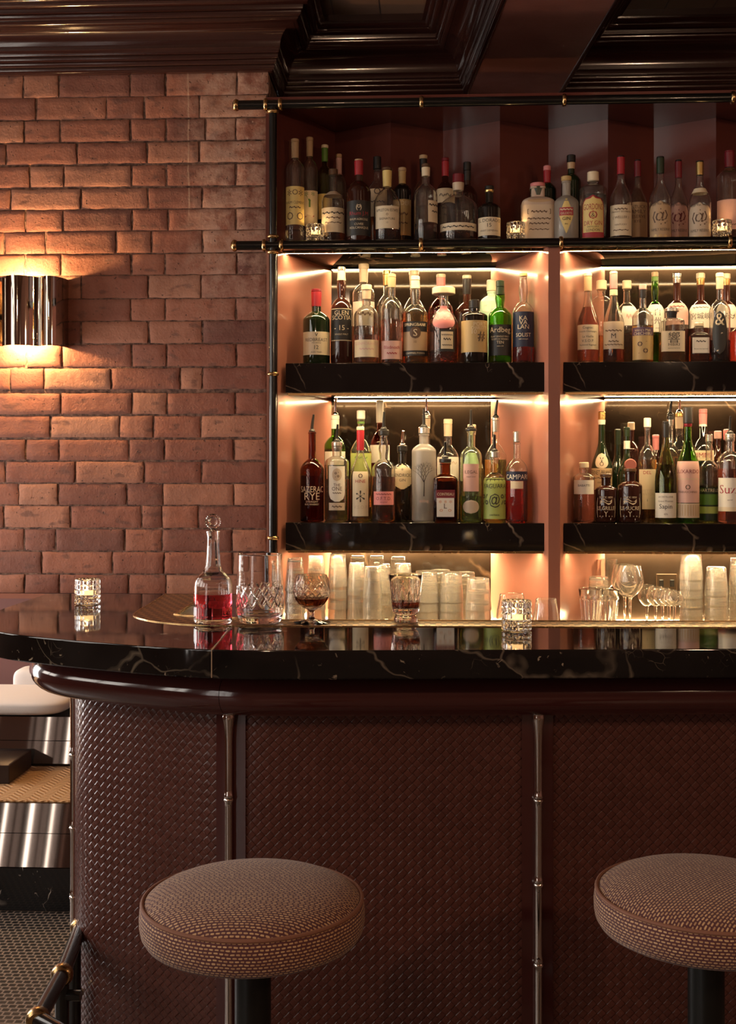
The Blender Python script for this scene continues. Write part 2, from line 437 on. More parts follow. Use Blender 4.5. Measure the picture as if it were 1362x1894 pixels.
br.inputs['Scale'].default_value = 1; br.inputs['Brick Width'].default_value = .17; br.inputs['Row Height'].default_value = 2.2; br.inputs['Mortar Size'].default_value = .003
t.link(br.outputs['Color'], t.b.inputs['Base Color']); t.set(Roughness=.5)
struct(MB().box(-3.4, 3.4, -3.4, 6.5, ZC + .24, ZC + .34).build('ceiling', t.m, None, False), 'brown boarded ceiling above the cornices')
struct(MB().box(PX - .01, 3.4, YR, YR + .1, 0, 3.1).build('wall_recess', M['maroon_ceiling'], None, False), 'dark recess wall behind the bottle shelves')
# ------------------------------------------------------------------ rest of the room (behind and beside the camera)
WX = -2.75
SILL = 1.0
wins = [(-.1, .75), (1.05, 1.9), (2.2, 3.05)]
wb = MB(); y = -3.4
wb.box(WX - .15, WX, y, -2.5, 0, 3.1); wb.box(WX - .15, WX, -2.5, -.7, 0, .30); wb.box(WX - .15, WX, -2.5, -.7, 2.55, 3.1); y = -.7
fb = MB()
for yy, ww in ((-2.5, .05), (-2.22, .09), (-2.0, .04), (-1.72, .14), (-1.45, .05), (-1.2, .10), (-.95, .06), (-.76, .06)): fb.box(WX - .09, WX - .04, yy, yy + ww, .30, 2.55)
fb.box(WX - .088, WX - .042, -2.5, -.7, 1.5, 1.54)
struct(fb.build('window_4', plain('window_frame_paint', (.05, .03, .025), .4), None, False), 'wide low-silled window with uprights')
for a_, c_ in wins + [(YB + .3, YB + .3)]:
    wb.box(WX - .15, WX, y, a_, 0, 3.1)
    y = c_
    if c_ != a_:
        wb.box(WX - .15, WX, a_, c_, 0, SILL); wb.box(WX - .15, WX, a_, c_, 2.55, 3.1)
t = NT('dim_plaster'); t.set(Base_Color=(.16, .075, .055), Roughness=.7); t.bump(t.noise(t.obj(), 30), .2, .002); M['plaster'] = t.m
struct(wb.build('wall_left', M['plaster'], None, False), 'maroon plaster wall with tall windows')
for i, (a_, c_) in enumerate(wins):
    fb = MB(); yc = (a_ + c_) / 2
    for yy in (a_, yc - .015, c_ - .04): fb.box(WX - .09, WX - .04, yy, yy + .04, SILL, 2.55)
    for zz in (SILL, SILL + .38, SILL + .76, SILL + 1.14, 2.515): fb.box(WX - .088, WX - .042, a_, c_, zz, zz + .035)
    struct(fb.build('window_%d' % (i + 1), plain('window_frame_paint', (.05, .03, .025), .4), None, False), 'tall window with glazing bars')
struct(MB().box(3.3, 3.4, -3.4, 4.6, 0, 3.1).build('wall_right', M['plaster'], None, False))
struct(MB().box(-3.0, 3.4, -3.5, -3.4, 0, 3.1).build('wall_front', M['plaster'], None, False))
# floor mosaic
t = NT('black_mosaic_tile'); o = t.obj(); br = t.new('ShaderNodeTexBrick'); t.link(o, br.inputs['Vector'])
for k_, q in (('Color1', (.012, .010, .009, 1)), ('Color2', (.026, .022, .020, 1)), ('Mortar', (.24, .18, .14, 1))): br.inputs[k_].default_value = q
br.inputs['Scale'].default_value = 1; br.inputs['Brick Width'].default_value = .020; br.inputs['Row Height'].default_value = .0185; br.inputs['Mortar Size'].default_value = .0021; br.offset = .5
t.link(br.outputs['Color'], t.b.inputs['Base Color']); t.set(Roughness=.35)
bn = t.bump(br.outputs['Fac'], .4, .001); bn.invert = True
struct(MB().box(-4.2, 3.4, -3.4, 6.5, -.1, 0).build('floor', t.m, None, False), 'black mosaic tile floor with pale grout')
# ------------------------------------------------------------------ bar counter
BAR = 1.07
edge = catmull([(-1.288, 3.974), (-1.286, 3.74), (-1.282, 3.51), (-1.258, 3.31), (-1.196, 3.145), (-1.09, 3.025), (-.936, 2.932), (-.776, 2.858), (-.631, 2.803), (-.47, 2.768), (-.30, 2.768), (-.14, 2.779), (.3, 2.812), (.728, 2.845), (1.3, 2.885), (2.1, 2.94)], 9)
arc = [0]
for p, q in zip(edge, edge[1:]): arc.append(arc[-1] + (q - p).length)
def near(px_x):                      # index of the edge point straight behind a picture column
    best = min(range(len(edge)), key=lambda i: abs(edge[i].x / edge[i].y - px_x))
    return best
inner = [(2.1, 3.42), (.85, 3.345), (-.395, 3.305), (-.55, 3.352), (-.70, 3.395), (-.722, 3.42), (-.735, 3.974)]
seam = min(range(len(edge)), key=lambda i: abs(edge[i].x + .503))
g = .0008
bt = thing('bar_countertop', 'black marble bar top with a rounded left end and polished edge', 'countertop', (-.3, 2.78, 1.0))
def loc(pts): return [(p[0] + .3, p[1] - 2.78) for p in pts]
plate(loc([p + Vector((-g, 0)) for p in edge[:seam + 1]] + [(-.535 - g, 3.347)] + inner[4:]), .002, .07, .003, 'corner_slab', M['bar_marble'], bt)
plate(loc([p + Vector((g, 0)) for p in edge[seam:]] + inner[:3] + [(-.535 + g, 3.347)]), .002, .07, .003, 'straight_slab', M['bar_marble'], bt)
MB().tube([(edge[seam].x + .3, edge[seam].y - 2.78 - .0005, .004), (edge[seam].x + .3, edge[seam].y - 2.78 - .0005, .069), (-.535 + .3, 3.347 - 2.78, .0695)], .0012, 6).build('seam_filler', plain('pale_seam_resin', (.40, .28, .18), .4), bt)
# bar body under it
bb = thing('bar_counter', 'oxblood woven leather bar front with bullnose rail under black marble top', 'bar', (-.3, 3.03, 0))
def locp(path): return [Vector((p[0] + .3, p[1] - 3.03)) for p in path]
E0 = locp(edge)
nose = [(.265, .862)] + [(.205 - .075 * math.sin(PI * k / 16) , .875 + .058 - .058 * math.cos(PI * k / 16)) for k in range(17)] + [(.265, .995)]
jt = min(range(len(edge)), key=lambda i: abs(offset(edge, .15)[i].x + .515))
for nm, sl in (('bullnose_rail', slice(0, jt + 1)), ('bullnose_rail', slice(jt, None))):
    pp = E0[sl]
    if sl.start == jt: pp = [pp[0] + Vector((.0016, 0))] + pp[1:]
    sweep(pp, nose, nm, M['maroon'], bb, True)
sweep(E0, [(.19, .99), (.19, 1.001), (.40, 1.001), (.40, .99)], 'frieze', plain('black_shadow_gap_board', (.012, .008, .007), .4), bb, True)
# woven leather
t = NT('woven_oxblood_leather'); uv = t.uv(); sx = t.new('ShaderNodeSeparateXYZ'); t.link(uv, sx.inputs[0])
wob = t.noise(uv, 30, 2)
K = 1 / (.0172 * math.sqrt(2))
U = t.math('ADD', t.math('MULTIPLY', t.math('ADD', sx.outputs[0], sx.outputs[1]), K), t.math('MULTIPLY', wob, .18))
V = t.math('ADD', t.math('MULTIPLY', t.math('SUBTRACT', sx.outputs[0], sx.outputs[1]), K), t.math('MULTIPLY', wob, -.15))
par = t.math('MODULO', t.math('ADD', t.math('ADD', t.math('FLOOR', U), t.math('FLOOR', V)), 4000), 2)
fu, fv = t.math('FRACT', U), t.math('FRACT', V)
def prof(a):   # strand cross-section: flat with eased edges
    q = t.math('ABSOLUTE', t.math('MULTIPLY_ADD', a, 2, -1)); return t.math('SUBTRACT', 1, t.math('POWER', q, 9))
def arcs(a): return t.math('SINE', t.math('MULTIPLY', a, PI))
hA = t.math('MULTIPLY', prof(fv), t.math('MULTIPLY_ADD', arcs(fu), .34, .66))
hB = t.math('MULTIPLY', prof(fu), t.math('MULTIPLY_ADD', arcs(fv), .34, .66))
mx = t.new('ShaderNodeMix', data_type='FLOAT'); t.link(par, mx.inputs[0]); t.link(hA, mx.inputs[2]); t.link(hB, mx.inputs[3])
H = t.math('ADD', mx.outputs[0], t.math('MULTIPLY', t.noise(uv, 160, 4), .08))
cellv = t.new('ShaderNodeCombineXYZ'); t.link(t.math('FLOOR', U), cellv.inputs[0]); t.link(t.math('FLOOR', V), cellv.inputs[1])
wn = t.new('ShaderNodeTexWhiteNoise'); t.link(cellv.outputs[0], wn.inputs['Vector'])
GAP_SHADE = t.ramp(mx.outputs[0], [(.18, 1.0), (.5, 0.0)])  # shade between the strands, put into the base colour
t.link(t.mix(GAP_SHADE, t.mix(wn.outputs['Value'], (.072, .023, .0165), (.092, .030, .0215)), (.012, .005, .004)), t.b.inputs['Base Color'])
t.link(t.math('MULTIPLY_ADD', t.noise(uv, 70, 4), .16, .20), t.b.inputs['Roughness']); t.set(Coat_Weight=.1, Coat_Roughness=.2, Specular_IOR_Level=.36)
t.bump(H, 1.0, .0020); M['weave'] = t.m
pan = offset(edge, .255); panL = locp(pan)
def arcidx(x): return min(range(len(pan)), key=lambda i: abs(pan[i].x - x) + (0 if pan[i].y < 3.3 else 9))
ia, ib, ic = arcidx(-.504), arcidx(.269), arcidx(1.045)
il = min(range(len(pan)), key=lambda i: abs(pan[i].y - 3.46) + (0 if pan[i].x < -.9 else 9))
ie = len(pan) - 1
plen = [0]
for p, q in zip(pan, pan[1:]): plen.append(plen[-1] + (q - p).length)
def along(s):
    for i in range(len(pan) - 1):
        if plen[i + 1] >= s or i == len(pan) - 2:
            k = (s - plen[i]) / (plen[i + 1] - plen[i]); return pan[i].lerp(pan[i + 1], k)
TW = .040
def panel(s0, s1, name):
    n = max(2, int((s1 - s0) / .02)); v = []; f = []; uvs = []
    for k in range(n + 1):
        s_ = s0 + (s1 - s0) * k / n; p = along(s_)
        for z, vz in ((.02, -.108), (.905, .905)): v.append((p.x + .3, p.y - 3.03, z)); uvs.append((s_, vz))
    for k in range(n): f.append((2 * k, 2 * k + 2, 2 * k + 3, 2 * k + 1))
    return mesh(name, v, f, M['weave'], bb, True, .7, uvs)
stops = [plen[il], plen[ia], plen[ib], plen[ic]]
prev = plen[il] + TW * .55
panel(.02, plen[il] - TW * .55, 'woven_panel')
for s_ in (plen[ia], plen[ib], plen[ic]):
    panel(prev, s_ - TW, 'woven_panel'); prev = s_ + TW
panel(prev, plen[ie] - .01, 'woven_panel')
for s_ in stops:
    w_ = TW if s_ != plen[il] else TW * .55
    pts = [along(s_ - w_ + 2 * w_ * k / 6) for k in range(7)]
    sweep(locp(pts), [(-.007, .0), (-.007, .905), (.02, .905), (.02, 0)], 'trim_strip', M['maroon'], bb, True)
sweep(panL, [(-.012, 0), (-.012, .028), (.02, .028), (.02, 0)], 'plinth', M['maroon'], bb, True)
# bamboo-shaped chrome rods
def bamboo(s_):
    p = along(s_); q = along(s_ + .01); t_ = (q - p).normalized(); n_ = Vector((t_.y, -t_.x))
    c = p + n_ * .020
    pr = [(0, .0), (.0105, 0)]; zs = [.076, .286, .497, .700, .898]
    zs = [.032, .236, .440, .655]
    for z in zs:
        pr += [(.0098, z - .022), (.0108, z - .010), (.0132, z - .0065), (.0132, z - .003), (.0105, z), (.0128, z + .004), (.0112, z + .009), (.0099, z + .022)]
    pr += [(.0102, .80), (.012, .835), (.0155, .855), (.0165, .864), (.0150, .870), (.0165, .876), (0, .876)]
    MB().lathe(pr, 20, off=(c.x + .3, c.y - 3.03, 0)).build('bamboo_rod', M['chrome'], bb, True, 1.2)
for s_ in stops: bamboo(s_)
# ------------------------------------------------------------------ perforated drip tray let into the bar top
t = NT('perforated_brass'); o = t.obj(); sx = t.new('ShaderNodeSeparateXYZ'); t.link(o, sx.inputs[0])
def dots(ax, per, w):
    q = t.math('ABSOLUTE', t.math('SUBTRACT', t.math('FRACT', t.math('MULTIPLY', ax, 1 / per)), .5)); return t.math('LESS_THAN', q, w)
row = t.math('FLOOR', t.math('MULTIPLY', sx.outputs[1], 1 / .026))
hole = t.math('MULTIPLY', dots(t.math('ADD', sx.outputs[0], t.math('MULTIPLY', row, .0115)), .023, .28), dots(sx.outputs[1], .026, .27))
t.link(t.mix(hole, (.46, .31, .155), (.02, .013, .008)), t.b.inputs['Base Color']); t.link(t.math('SUBTRACT', 1.0, hole), t.b.inputs['Metallic']); t.set(Roughness=.3)
bn = t.bump(hole, .6, .001); bn.invert = True; M['tray'] = t.m
outer = catmull([(-.882, 3.972), (-.868, 3.66), (-.853, 3.414), (-.798, 3.307), (-.73, 3.243), (-.63, 3.195), (-.50, 3.182)], 5)
tr = thing('drip_tray', 'perforated brass drip tray along the inner edge of the bar top', 'drip tray', (0, 3.3, BAR))
op = [(p.x, p.y - 3.3) for p in outer]
plate(op + [(-.42, -.116 + .0), (-.42, .005), (-.55, .049), (-.70, .092), (-.724, .118), (-.738, .672)], -.004, .0008, .0004, 'corner_plate', M['tray'], tr)
plate([(-.418, -.116), (.6, -.090), (.6, .026), (-.418, .004)], -.004, .0008, .0004, 'long_plate', M['tray'], tr)
plate([(.602, -.090), (2.1, -.03), (2.1, .11), (.602, .026)], -.004, .0008, .0004, 'long_plate', M['tray'], tr)
rim = [Vector((-.742, 3.972)), Vector((-.728, 3.422)), Vector((-.703, 3.399)), Vector((-.55, 3.356)), Vector((-.415, 3.312)), Vector((.6, 3.334)), Vector((.85, 3.349)), Vector((2.1, 3.424))]
sweep([Vector((p.x, p.y - 3.3)) for p in rim], [(-.001, -.09), (-.001, .0035), (-.009, .0035), (-.009, .0005), (-.0025, .0005), (-.0025, -.09)], 'raised_lip', M['brass'], tr, True)
lipo = [Vector(p) for p in outer] + [Vector((-.42, 3.184)), Vector((.6, 3.21)), Vector((2.1, 3.27))]
sweep([Vector((p.x, p.y - 3.3)) for p in lipo], [(.004, .0005), (.004, .0022), (-.0015, .0022), (-.0015, .0003)], 'edge_bead', M['brass'], tr, True)
# inside face of the bar (seen past the tray)
sweep([Vector((p[0] + .3, p[1] - 3.03)) for p in [(-.745, 3.97), (-.732, 3.43), (-.55, 3.365), (-.40, 3.318), (2.1, 3.435)]], [(0.0, .02), (0.0, .995), (.02, .995), (.02, .02)], 'inner_face', plain('dark_steel_liner', (.03, .02, .016), .3, .5), bb, True)
# ------------------------------------------------------------------ foot rail
fr = thing('foot_rail', 'black pipe foot rail with brass joints at the bar corner', 'foot rail', (-.93, 3.0, 0))
def rp(x, y, z): return (x + .93, y - 3.0, z)
pb = plain('black_foot_rail_enamel', (.010, .009, .008), .18, .2, Coat_Weight=.4)
MB().tube([rp(-.985, 3.36, .2), rp(-.934, 3.0, .2), rp(-.916, 2.756, .2)], .020, 18).build('rail', pb, fr)
MB().tube([rp(-.916, 2.756, .2), rp(-.80, 2.66, .2), rp(-.55, 2.60, .2), rp(.1, 2.63, .2), rp(2.0, 2.75, .2)], .020, 18).build('rail', pb, fr)
for (x, y), (dx, dy) in (((-.916, 2.756), (.05, -.24)), ((-.934, 3.0), (.05, -.24)), ((-.978, 3.31), (.05, -.3))):
    d = Vector((dx, dy, 0)).normalized() * .014; c = Vector(rp(x, y, .2))
    MB().tube([c - d * 1.3, c - d, c - d * .5, c + d * .5, c + d, c + d * 1.3], [.021, .026, .0285, .0285, .026, .021], 20).build('brass_joint', M['brass'], fr)
MB().tube([rp(-.934, 3.0, 0), rp(-.934, 3.0, .19)], .018, 16).build('leg', pb, fr)
MB().tube([rp(-.962, 3.20, 0), rp(-.962, 3.20, .19)], .018, 16).build('leg', pb, fr)
MB().tube([rp(-.934, 3.0, .148), rp(-.885, 3.0, .148)], .014, 14).build('wall_stay', pb, fr)
MB().lathe([(.019, -.008), (.025, -.005), (.025, .005), (.019, .008)], 18, off=rp(-.962, 3.20, .065)).build('brass_joint', M['brass'], fr)
# ------------------------------------------------------------------ stools
t = NT('fleck_weave_upholstery'); uv = t.uv()
wv = t.new('ShaderNodeTexNoise'); wv.inputs['Scale'].default_value = 42; wv.inputs['Detail'].default_value = 3; t.link(uv, wv.inputs['Vector'])
vm = t.new('ShaderNodeVectorMath', operation='MULTIPLY_ADD'); t.link(wv.outputs['Color'], vm.inputs[0]); vm.inputs[1].default_value = (.006, .0045, 0); t.link(uv, vm.inputs[2])
sx = t.new('ShaderNodeSeparateXYZ'); t.link(vm.outputs[0], sx.inputs[0])
ry = t.math('MULTIPLY', sx.outputs[1], 1 / .0061); rowi = t.math('FLOOR', ry)
rn = t.new('ShaderNodeTexWhiteNoise', noise_dimensions='1D'); t.link(rowi, rn.inputs['W'])
rx = t.math('ADD', t.math('MULTIPLY', sx.outputs[0], 1 / .0098), t.math('ADD', t.math('MULTIPLY', rowi, .43), t.math('MULTIPLY', rn.outputs['Value'], .35)))
cx_ = t.math('MULTIPLY', t.math('ABSOLUTE', t.math('SUBTRACT', t.math('FRACT', rx), .5)), 2); cy_ = t.math('MULTIPLY', t.math('ABSOLUTE', t.math('SUBTRACT', t.math('FRACT', ry), .5)), 2)
dsh = t.math('ADD', t.math('POWER', t.math('MULTIPLY', cx_, 1.22), 4), t.math('POWER', t.math('MULTIPLY', cy_, 1.75), 2.4))
cv = t.new('ShaderNodeCombineXYZ'); t.link(t.math('FLOOR', rx), cv.inputs[0]); t.link(rowi, cv.inputs[1])
wn = t.new('ShaderNodeTexWhiteNoise'); t.link(cv.outputs[0], wn.inputs['Vector'])
fleck = t.ramp(dsh, [(.55, 1.0), (1.0, 0.0)])
t.link(t.mix(fleck, (.085, .022, .022), t.mix(wn.outputs['Value'], (.40, .22, .11), (.60, .38, .20))), t.b.inputs['Base Color']); t.set(Roughness=.85, Sheen_Weight=.15)
t.bump(t.math('ADD', fleck, t.math('MULTIPLY', t.noise(uv, 900, 2), .3)), .8, .0016); M['fleck'] = t.m
M['post'] = plain('black_stool_column', (.010, .010, .009), .3, .3)
def stool(loc_, label):
    st = thing('bar_stool', label, 'bar stool', loc_, 'round bar stools at the counter')
    R = .214; zt = .70; n = 72
    pr = [(.0, .046), (.03, .0458), (.06, .0448), (.09, .0428), (.12, .0395), (.15, .0345), (.175, .0275), (.19, .021), (.20, .0145), (.2055, .009)]
    v = []; f = []; uvs = []
    def addring(r, z, uvf):
        i0 = len(v)
        for k in range(n + 1):
            a = 2 * PI * k / n; v.append((r * math.cos(a), r * math.sin(a), z)); uvs.append(uvf(a))
        return i0
    rings = [addring(max(r, .0005), zt - .037 + z, lambda a, r=r: (r * math.cos(a) * 1.0, r * math.sin(a))) for r, z in pr]
    for A, B in zip(rings, rings[1:]):
        for k in range(n): f.append((A + k, B + k, B + k + 1, A + k + 1))
    mesh('seat_top', v, f, M['fleck'], st, True, .9, uvs)
    v = []; f = []; uvs = []
    sp = [(.2055, -.034), (.2105, -.038), (.2145, -.047), (.2155, -.060), (.2150, -.075), (.2120, -.090), (.205, -.101), (.193, -.107), (.0005, -.108)]
    L = 0; rings = []
    for i, (r, z) in enumerate(sp):
        if i: L += math.hypot(r - sp[i - 1][0], z - sp[i - 1][1])
        rings.append(addring(r, zt + z + .006, lambda a, L=L: (a * .214, L)))
    for A, B in zip(rings, rings[1:]):
        for k in range(n): f.append((A + k, B + k, B + k + 1, A + k + 1))
    mesh('seat_side', v, f, M['fleck'], st, True, .9, uvs)
    pv = [(.2095 * math.cos(2 * PI * k / n), .2095 * math.sin(2 * PI * k / n), zt - .0285) for k in range(n + 1)]
    MB().tube(pv, .0042, 8, False).build('piping', plain('tan_maroon_piping', (.20, .085, .05), .8), st)
    MB().lathe([(0, .585), (.15, .585), (.155, .592), (.155, .598), (0, .598)], 40).build('seat_plate', M['post'], st)
    MB().lathe([(0, .02), (.035, .02), (.035, .575), (.06, .586), (0, .586)], 36).build('column', M['post'], st)
    MB().lathe([(0, 0), (.21, 0), (.215, .006), (.20, .014), (.06, .024), (.037, .05), (0, .05)], 48).build('base', M['post'], st)
    MB().tube([(.15 * math.cos(2 * PI * k / 40), .15 * math.sin(2 * PI * k / 40), .28) for k in range(41)], .009, 10, False).build('foot_ring', M['post'], st)
    return st
s1 = stool((-.335, 2.27, 0), 'whole round fleck-upholstered bar stool in front of the left bar rods')
s2 = dup(s1, (.542, 2.345, 0), 'fleck-upholstered bar stool cut by the right picture edge', 'round bar stools at the counter', .8)

def refit(root, S, keep=0.0):
    "bring a thing laid out around a 1.5 m eye height to its true distance; below keep, heights stay as they stand on the floor"
    old = root.location.copy(); zk = lambda z: z if z < keep else EYE + (z - 1.5) * S
    new = Vector((old.x * S, old.y * S, zk(old.z)))
    def walk(o):
        if o.type == 'MESH':
            for v in o.data.vertices:
                w = v.co + old if o is not root else v.co + old
                v.co = Vector((w.x * S, w.y * S, zk(w.z))) - new
        for c in o.children: walk(c)
    walk(root); root.location = new
SB_ = .765
for o_ in (bt, tr): refit(o_, SB_)
for o_ in (bb, fr, s1): refit(o_, SB_, .33 if o_ is s1 else .03)
s2.location = Vector((.542 * SB_, 2.345 * SB_, 0))
BAR = EYE + (1.07 - 1.5) * SB_
# ------------------------------------------------------------------ wall sconce
M['bulb'] = emit('warm_lamp_glow', (1.0, .60, .26), BULB)
YS_ = 4.09
zt_, zb_ = at(60, 509, YS_).z, at(60, 638, YS_).z
wsx = at(30, 575, YS_).x
ws = thing('wall_sconce', 'pleated chrome up-and-down wall light on the brick wall', 'wall light', (wsx, YB, 0))
def flute(x0, x1, y0, depth, conv, n=18):
    "one curved vertical chrome plate seen from above (x across, y towards the room)"
    return [(x0 + (x1 - x0) * k / n, y0 - conv * depth * math.sin(PI * k / n)) for k in range(n + 1)]
def plate_up(pts, z0, z1, th, name, par):
    v = []; f = []; n = len(pts)
    for i, p in enumerate(pts):
        a = Vector(pts[max(i - 1, 0)]); b_ = Vector(pts[min(i + 1, n - 1)]); t_ = (b_ - a).normalized(); nn = Vector((t_.y, -t_.x))
        q = Vector(p) - nn * th
        v += [(p[0], p[1], z0), (p[0], p[1], z1), (q.x, q.y, z1), (q.x, q.y, z0)]
    for i in range(n - 1):
        for k in range(4):
            j = (k + 1) % 4; f.append((i * 4 + k, i * 4 + j, i * 4 + 4 + j, i * 4 + 4 + k))
    f += [(3, 2, 1, 0), tuple((n - 1) * 4 + k for k in range(4))]
    return mesh(name, v, f, M['chrome_dark'], par, True, .6)
M['chrome_dark'] = plain('smoked_polished_chrome', (.50, .44, .38), .045, 1.0)
px_ = lambda p: at(p, 575, YS_).x - wsx
yo = -.085
plate_up(flute(px_(-52), px_(-2), yo + .02, .030, 1), zb_, zt_, .0015, 'shade_flute', ws)
plate_up(flute(px_(-1), px_(57), yo, .034, 1), zb_, zt_, .0015, 'shade_flute', ws)
plate_up(flute(px_(58), px_(72), yo + .003, .012, -1), zb_, zt_, .0015, 'shade_flute', ws)
plate_up(flute(px_(73), px_(99), yo + .003, .016, 1), zb_, zt_, .0015, 'shade_flute', ws)
plate_up([(px_(99) , yo + .004), (px_(103), yo + .02), (px_(108), yo + .05), (px_(109), .006)], zb_, zt_, .0015, 'shade_return', ws)
plate_up([(px_(-62), .006), (px_(-58), yo + .05), (px_(-52), yo + .02)], zb_, zt_, .0015, 'shade_return', ws)
MB().box(px_(0), px_(60), -.008, .004, (zb_ + zt_) / 2 - .09, (zb_ + zt_) / 2 + .09, .002).build('back_plate', M['brass'], ws)
for zc_ in (zt_ - .045, zb_ + .045):
    s_ = 1 if zc_ > (zt_ + zb_) / 2 else -1
    MB().lathe([(0, -.012), (.014, -.012), (.014, .012), (0, .012)], 16, off=(px_(30), -.045, zc_ - s_ * .028)).build('lamp_holder', M['black_metal'], ws)
    MB().lathe([(0, -.018), (.010, -.015), (.0155, -.004), (.0155, .006), (.009, .016), (0, .019)], 18, off=(px_(30), -.045, zc_)).build('bulb', M['bulb'], ws)
MB().box(px_(10), px_(50), -.05, -.006, (zb_ + zt_) / 2 - .012, (zb_ + zt_) / 2 + .012, .002).build('lamp_bracket', M['black_metal'], ws)
# ------------------------------------------------------------------ lounge seen past the bar's left end
n0_ = len(bpy.data.objects); before = set(bpy.data.objects)
LZ = .354
lp = thing('raised_platform', 'raised lounge platform faced in black marble and dark mirror', 'platform', (-2.2, 3.95, 0))
MB().box(-1.05, 1.55, 0, .03, .0, .146, .002).build('marble_riser', M['tread_marble'], lp)
M['dark_mirror'] = plain('dark_polished_stone', (.36, .30, .26), .03, .95)
def tilt(z0, z1, lean, y, name, par):
    b_ = MB().box(-1.05, 1.55, 0, .012, 0, z1 - z0); k_ = math.tan(lean)
    b_.v = [(x_, y_ + y + z_ * k_, z_ + z0) for x_, y_, z_ in b_.v]
    return b_.build(name, M['dark_mirror'], par, False)
tilt(.148, .254, LEAN1, .002, 'mirror_band', lp); tilt(.256, LZ - .003, LEAN1, .026, 'mirror_band', lp)
MB().box(-1.05, 1.55, .065, 1.06, .0, LZ - .006, 0).build('platform_body', plain('platform_board', (.03, .018, .014), .5), lp)
t = NT('woven_jute'); o = t.obj(); sx = t.new('ShaderNodeSeparateXYZ'); t.link(o, sx.inputs[0])
zig = t.math('PINGPONG', t.math('MULTIPLY', sx.outputs[0], 1), .03)
w_ = t.math('SINE', t.math('MULTIPLY', t.math('ADD', sx.outputs[1], zig), 2 * PI / .022))
t.link(t.mix(t.math('MULTIPLY_ADD', w_, .5, .5), (.30, .155, .065), (.50, .29, .13)), t.b.inputs['Base Color']); t.set(Roughness=.9); t.bump(w_, .6, .004)
tag(MB().box(-3.25, -.7, 3.996, 4.62, LZ - .002, LZ + .006, .002).build('jute_mat', t.m), 'tan herringbone jute mat on the raised platform', 'mat')
bq = thing('banquette', 'polished dark banquette plinth with a horizontal seam on the platform', 'banquette', (-2.2, 4.45, LZ + .006))
tilt(.012, .094, LEAN2, 0, 'plinth_band', bq); tilt(.096, .182, LEAN2, .018, 'plinth_band', bq)
MB().box(-1.05, 1.55, .052, .56, 0, .182, 0).build('plinth_body', M['black_metal'], bq)
MB().box(-1.05, 1.55, .012, .56, 0, .012, 0).build('kick_strip', M['black_metal'], bq)
def cushion(name, label, c, size, col, rx=0):
    bm = []; nx, ny = 18, 12; sx_, sy_, sz_ = size
    v = []; f = []
    # superellipsoid pillow
    for i in range(25):
        th = -PI / 2 + PI * i / 24
        for k in range(48):
            ph = 2 * PI * k / 48
            pw = lambda q, e: math.copysign(abs(q) ** e, q)
            v.append((sx_ * pw(math.cos(th), .35) * pw(math.cos(ph), .3), sy_ * pw(math.cos(th), .35) * pw(math.sin(ph), .3), sz_ * pw(math.sin(th), .55)))
    for i in range(24):
        for k in range(48):
            j = (k + 1) % 48; f.append((i * 48 + k, i * 48 + j, (i + 1) * 48 + j, (i + 1) * 48 + k))
    t_ = NT(name + '_linen'); o_ = t_.obj(); t_.set(Base_Color=col, Roughness=.9); t_.bump(t_.noise(o_, 400, 2), .4, .001)
    ob = mesh(name, v, f, t_.m, None, True, 1.5); ob.location = c; ob.rotation_euler = (rx, 0, 0)
    return tag(ob, label, 'cushion')
cz = LZ + .189
cushion('seat_cushion', 'pale linen seat cushion on the banquette plinth, nearest the bar', (-1.72, 4.66, cz + .031), (.33, .20, .031), (.64, .58, .54))
cushion('seat_cushion', 'second pale linen cushion behind the front banquette seat cushion', (-1.60, 4.885, cz + .06), (.115, .06, .062), (.64, .58, .54))
MB().box(-1.05, 1.5, .515, .575, 0, .60, .02).build('backrest', plain('maroon_upholstery', (.13, .045, .035), .7), bq)
tag(MB().box(-1.95, -1.50, 4.2, 4.44, LZ + .006, LZ + .075, .003).build('low_plinth', plain('near_black_wood', (.02, .010, .009), .4)), 'low dark wooden block on the jute mat', 'plinth')

for o_ in [o for o in bpy.data.objects if o not in before and o.parent is None]: refit(o_, 1.25 / 1.5)
# ------------------------------------------------------------------ back-bar cabinet
YF, YK = 3.72, 4.09
X0, X1 = -.467, .373           # left bay, front opening
X2, X3 = .409, 1.25            # right bay
K0, K1 = -.331, .237; K2, K3 = .584, 1.08
ZT, ZTU = 1.957, 1.929         # top shelf
ZS1, ZS1U = 1.5747, 1.4817
ZS2, ZS2U = 1.0741, .9862
ZCN = .722
cab = thing('bottle_cabinet', 'rose brown gloss back bar cabinet with splayed sides holding the bottle shelves', 'cabinet', (.4, YK, 0))
def cb(pts, z0, z1, name, mat, n=None):
    n = len(pts)
    v = [(p[0] - .4, p[1] - YK, z0) for p in pts] + [(p[0] - .4, p[1] - YK, z1) for p in pts]
    f = [tuple(range(n - 1, -1, -1)), tuple(range(n, 2 * n))] + [(i, (i + 1) % n, n + (i + 1) % n, n + i) for i in range(n)]
    return mesh(name, v, f, mat, cab, False)
ff = YF - .025
cb([(X0 - .035, ff), (X0, ff), (K0, YK), (K0 - .05, YK + .02)], ZCN, ZTU, 'side_panel', M['panel'])
cb([(X1, ff), (X2, ff), (K2 + .02, YK), (K1 - .02, YK)], ZCN, ZTU, 'divider_panel', M['panel'])
cb([(X3, ff), (X3 + .035, ff), (K3 + .05, YK + .02), (K3, YK)], ZCN, ZTU, 'side_panel', M['panel'])
cb([(K0 - .06, YK), (K3 + .06, YK), (K3 + .06, YK + .02), (K0 - .06, YK + .02)], ZCN - .05, ZTU, 'back_panel', M['back_marble'])
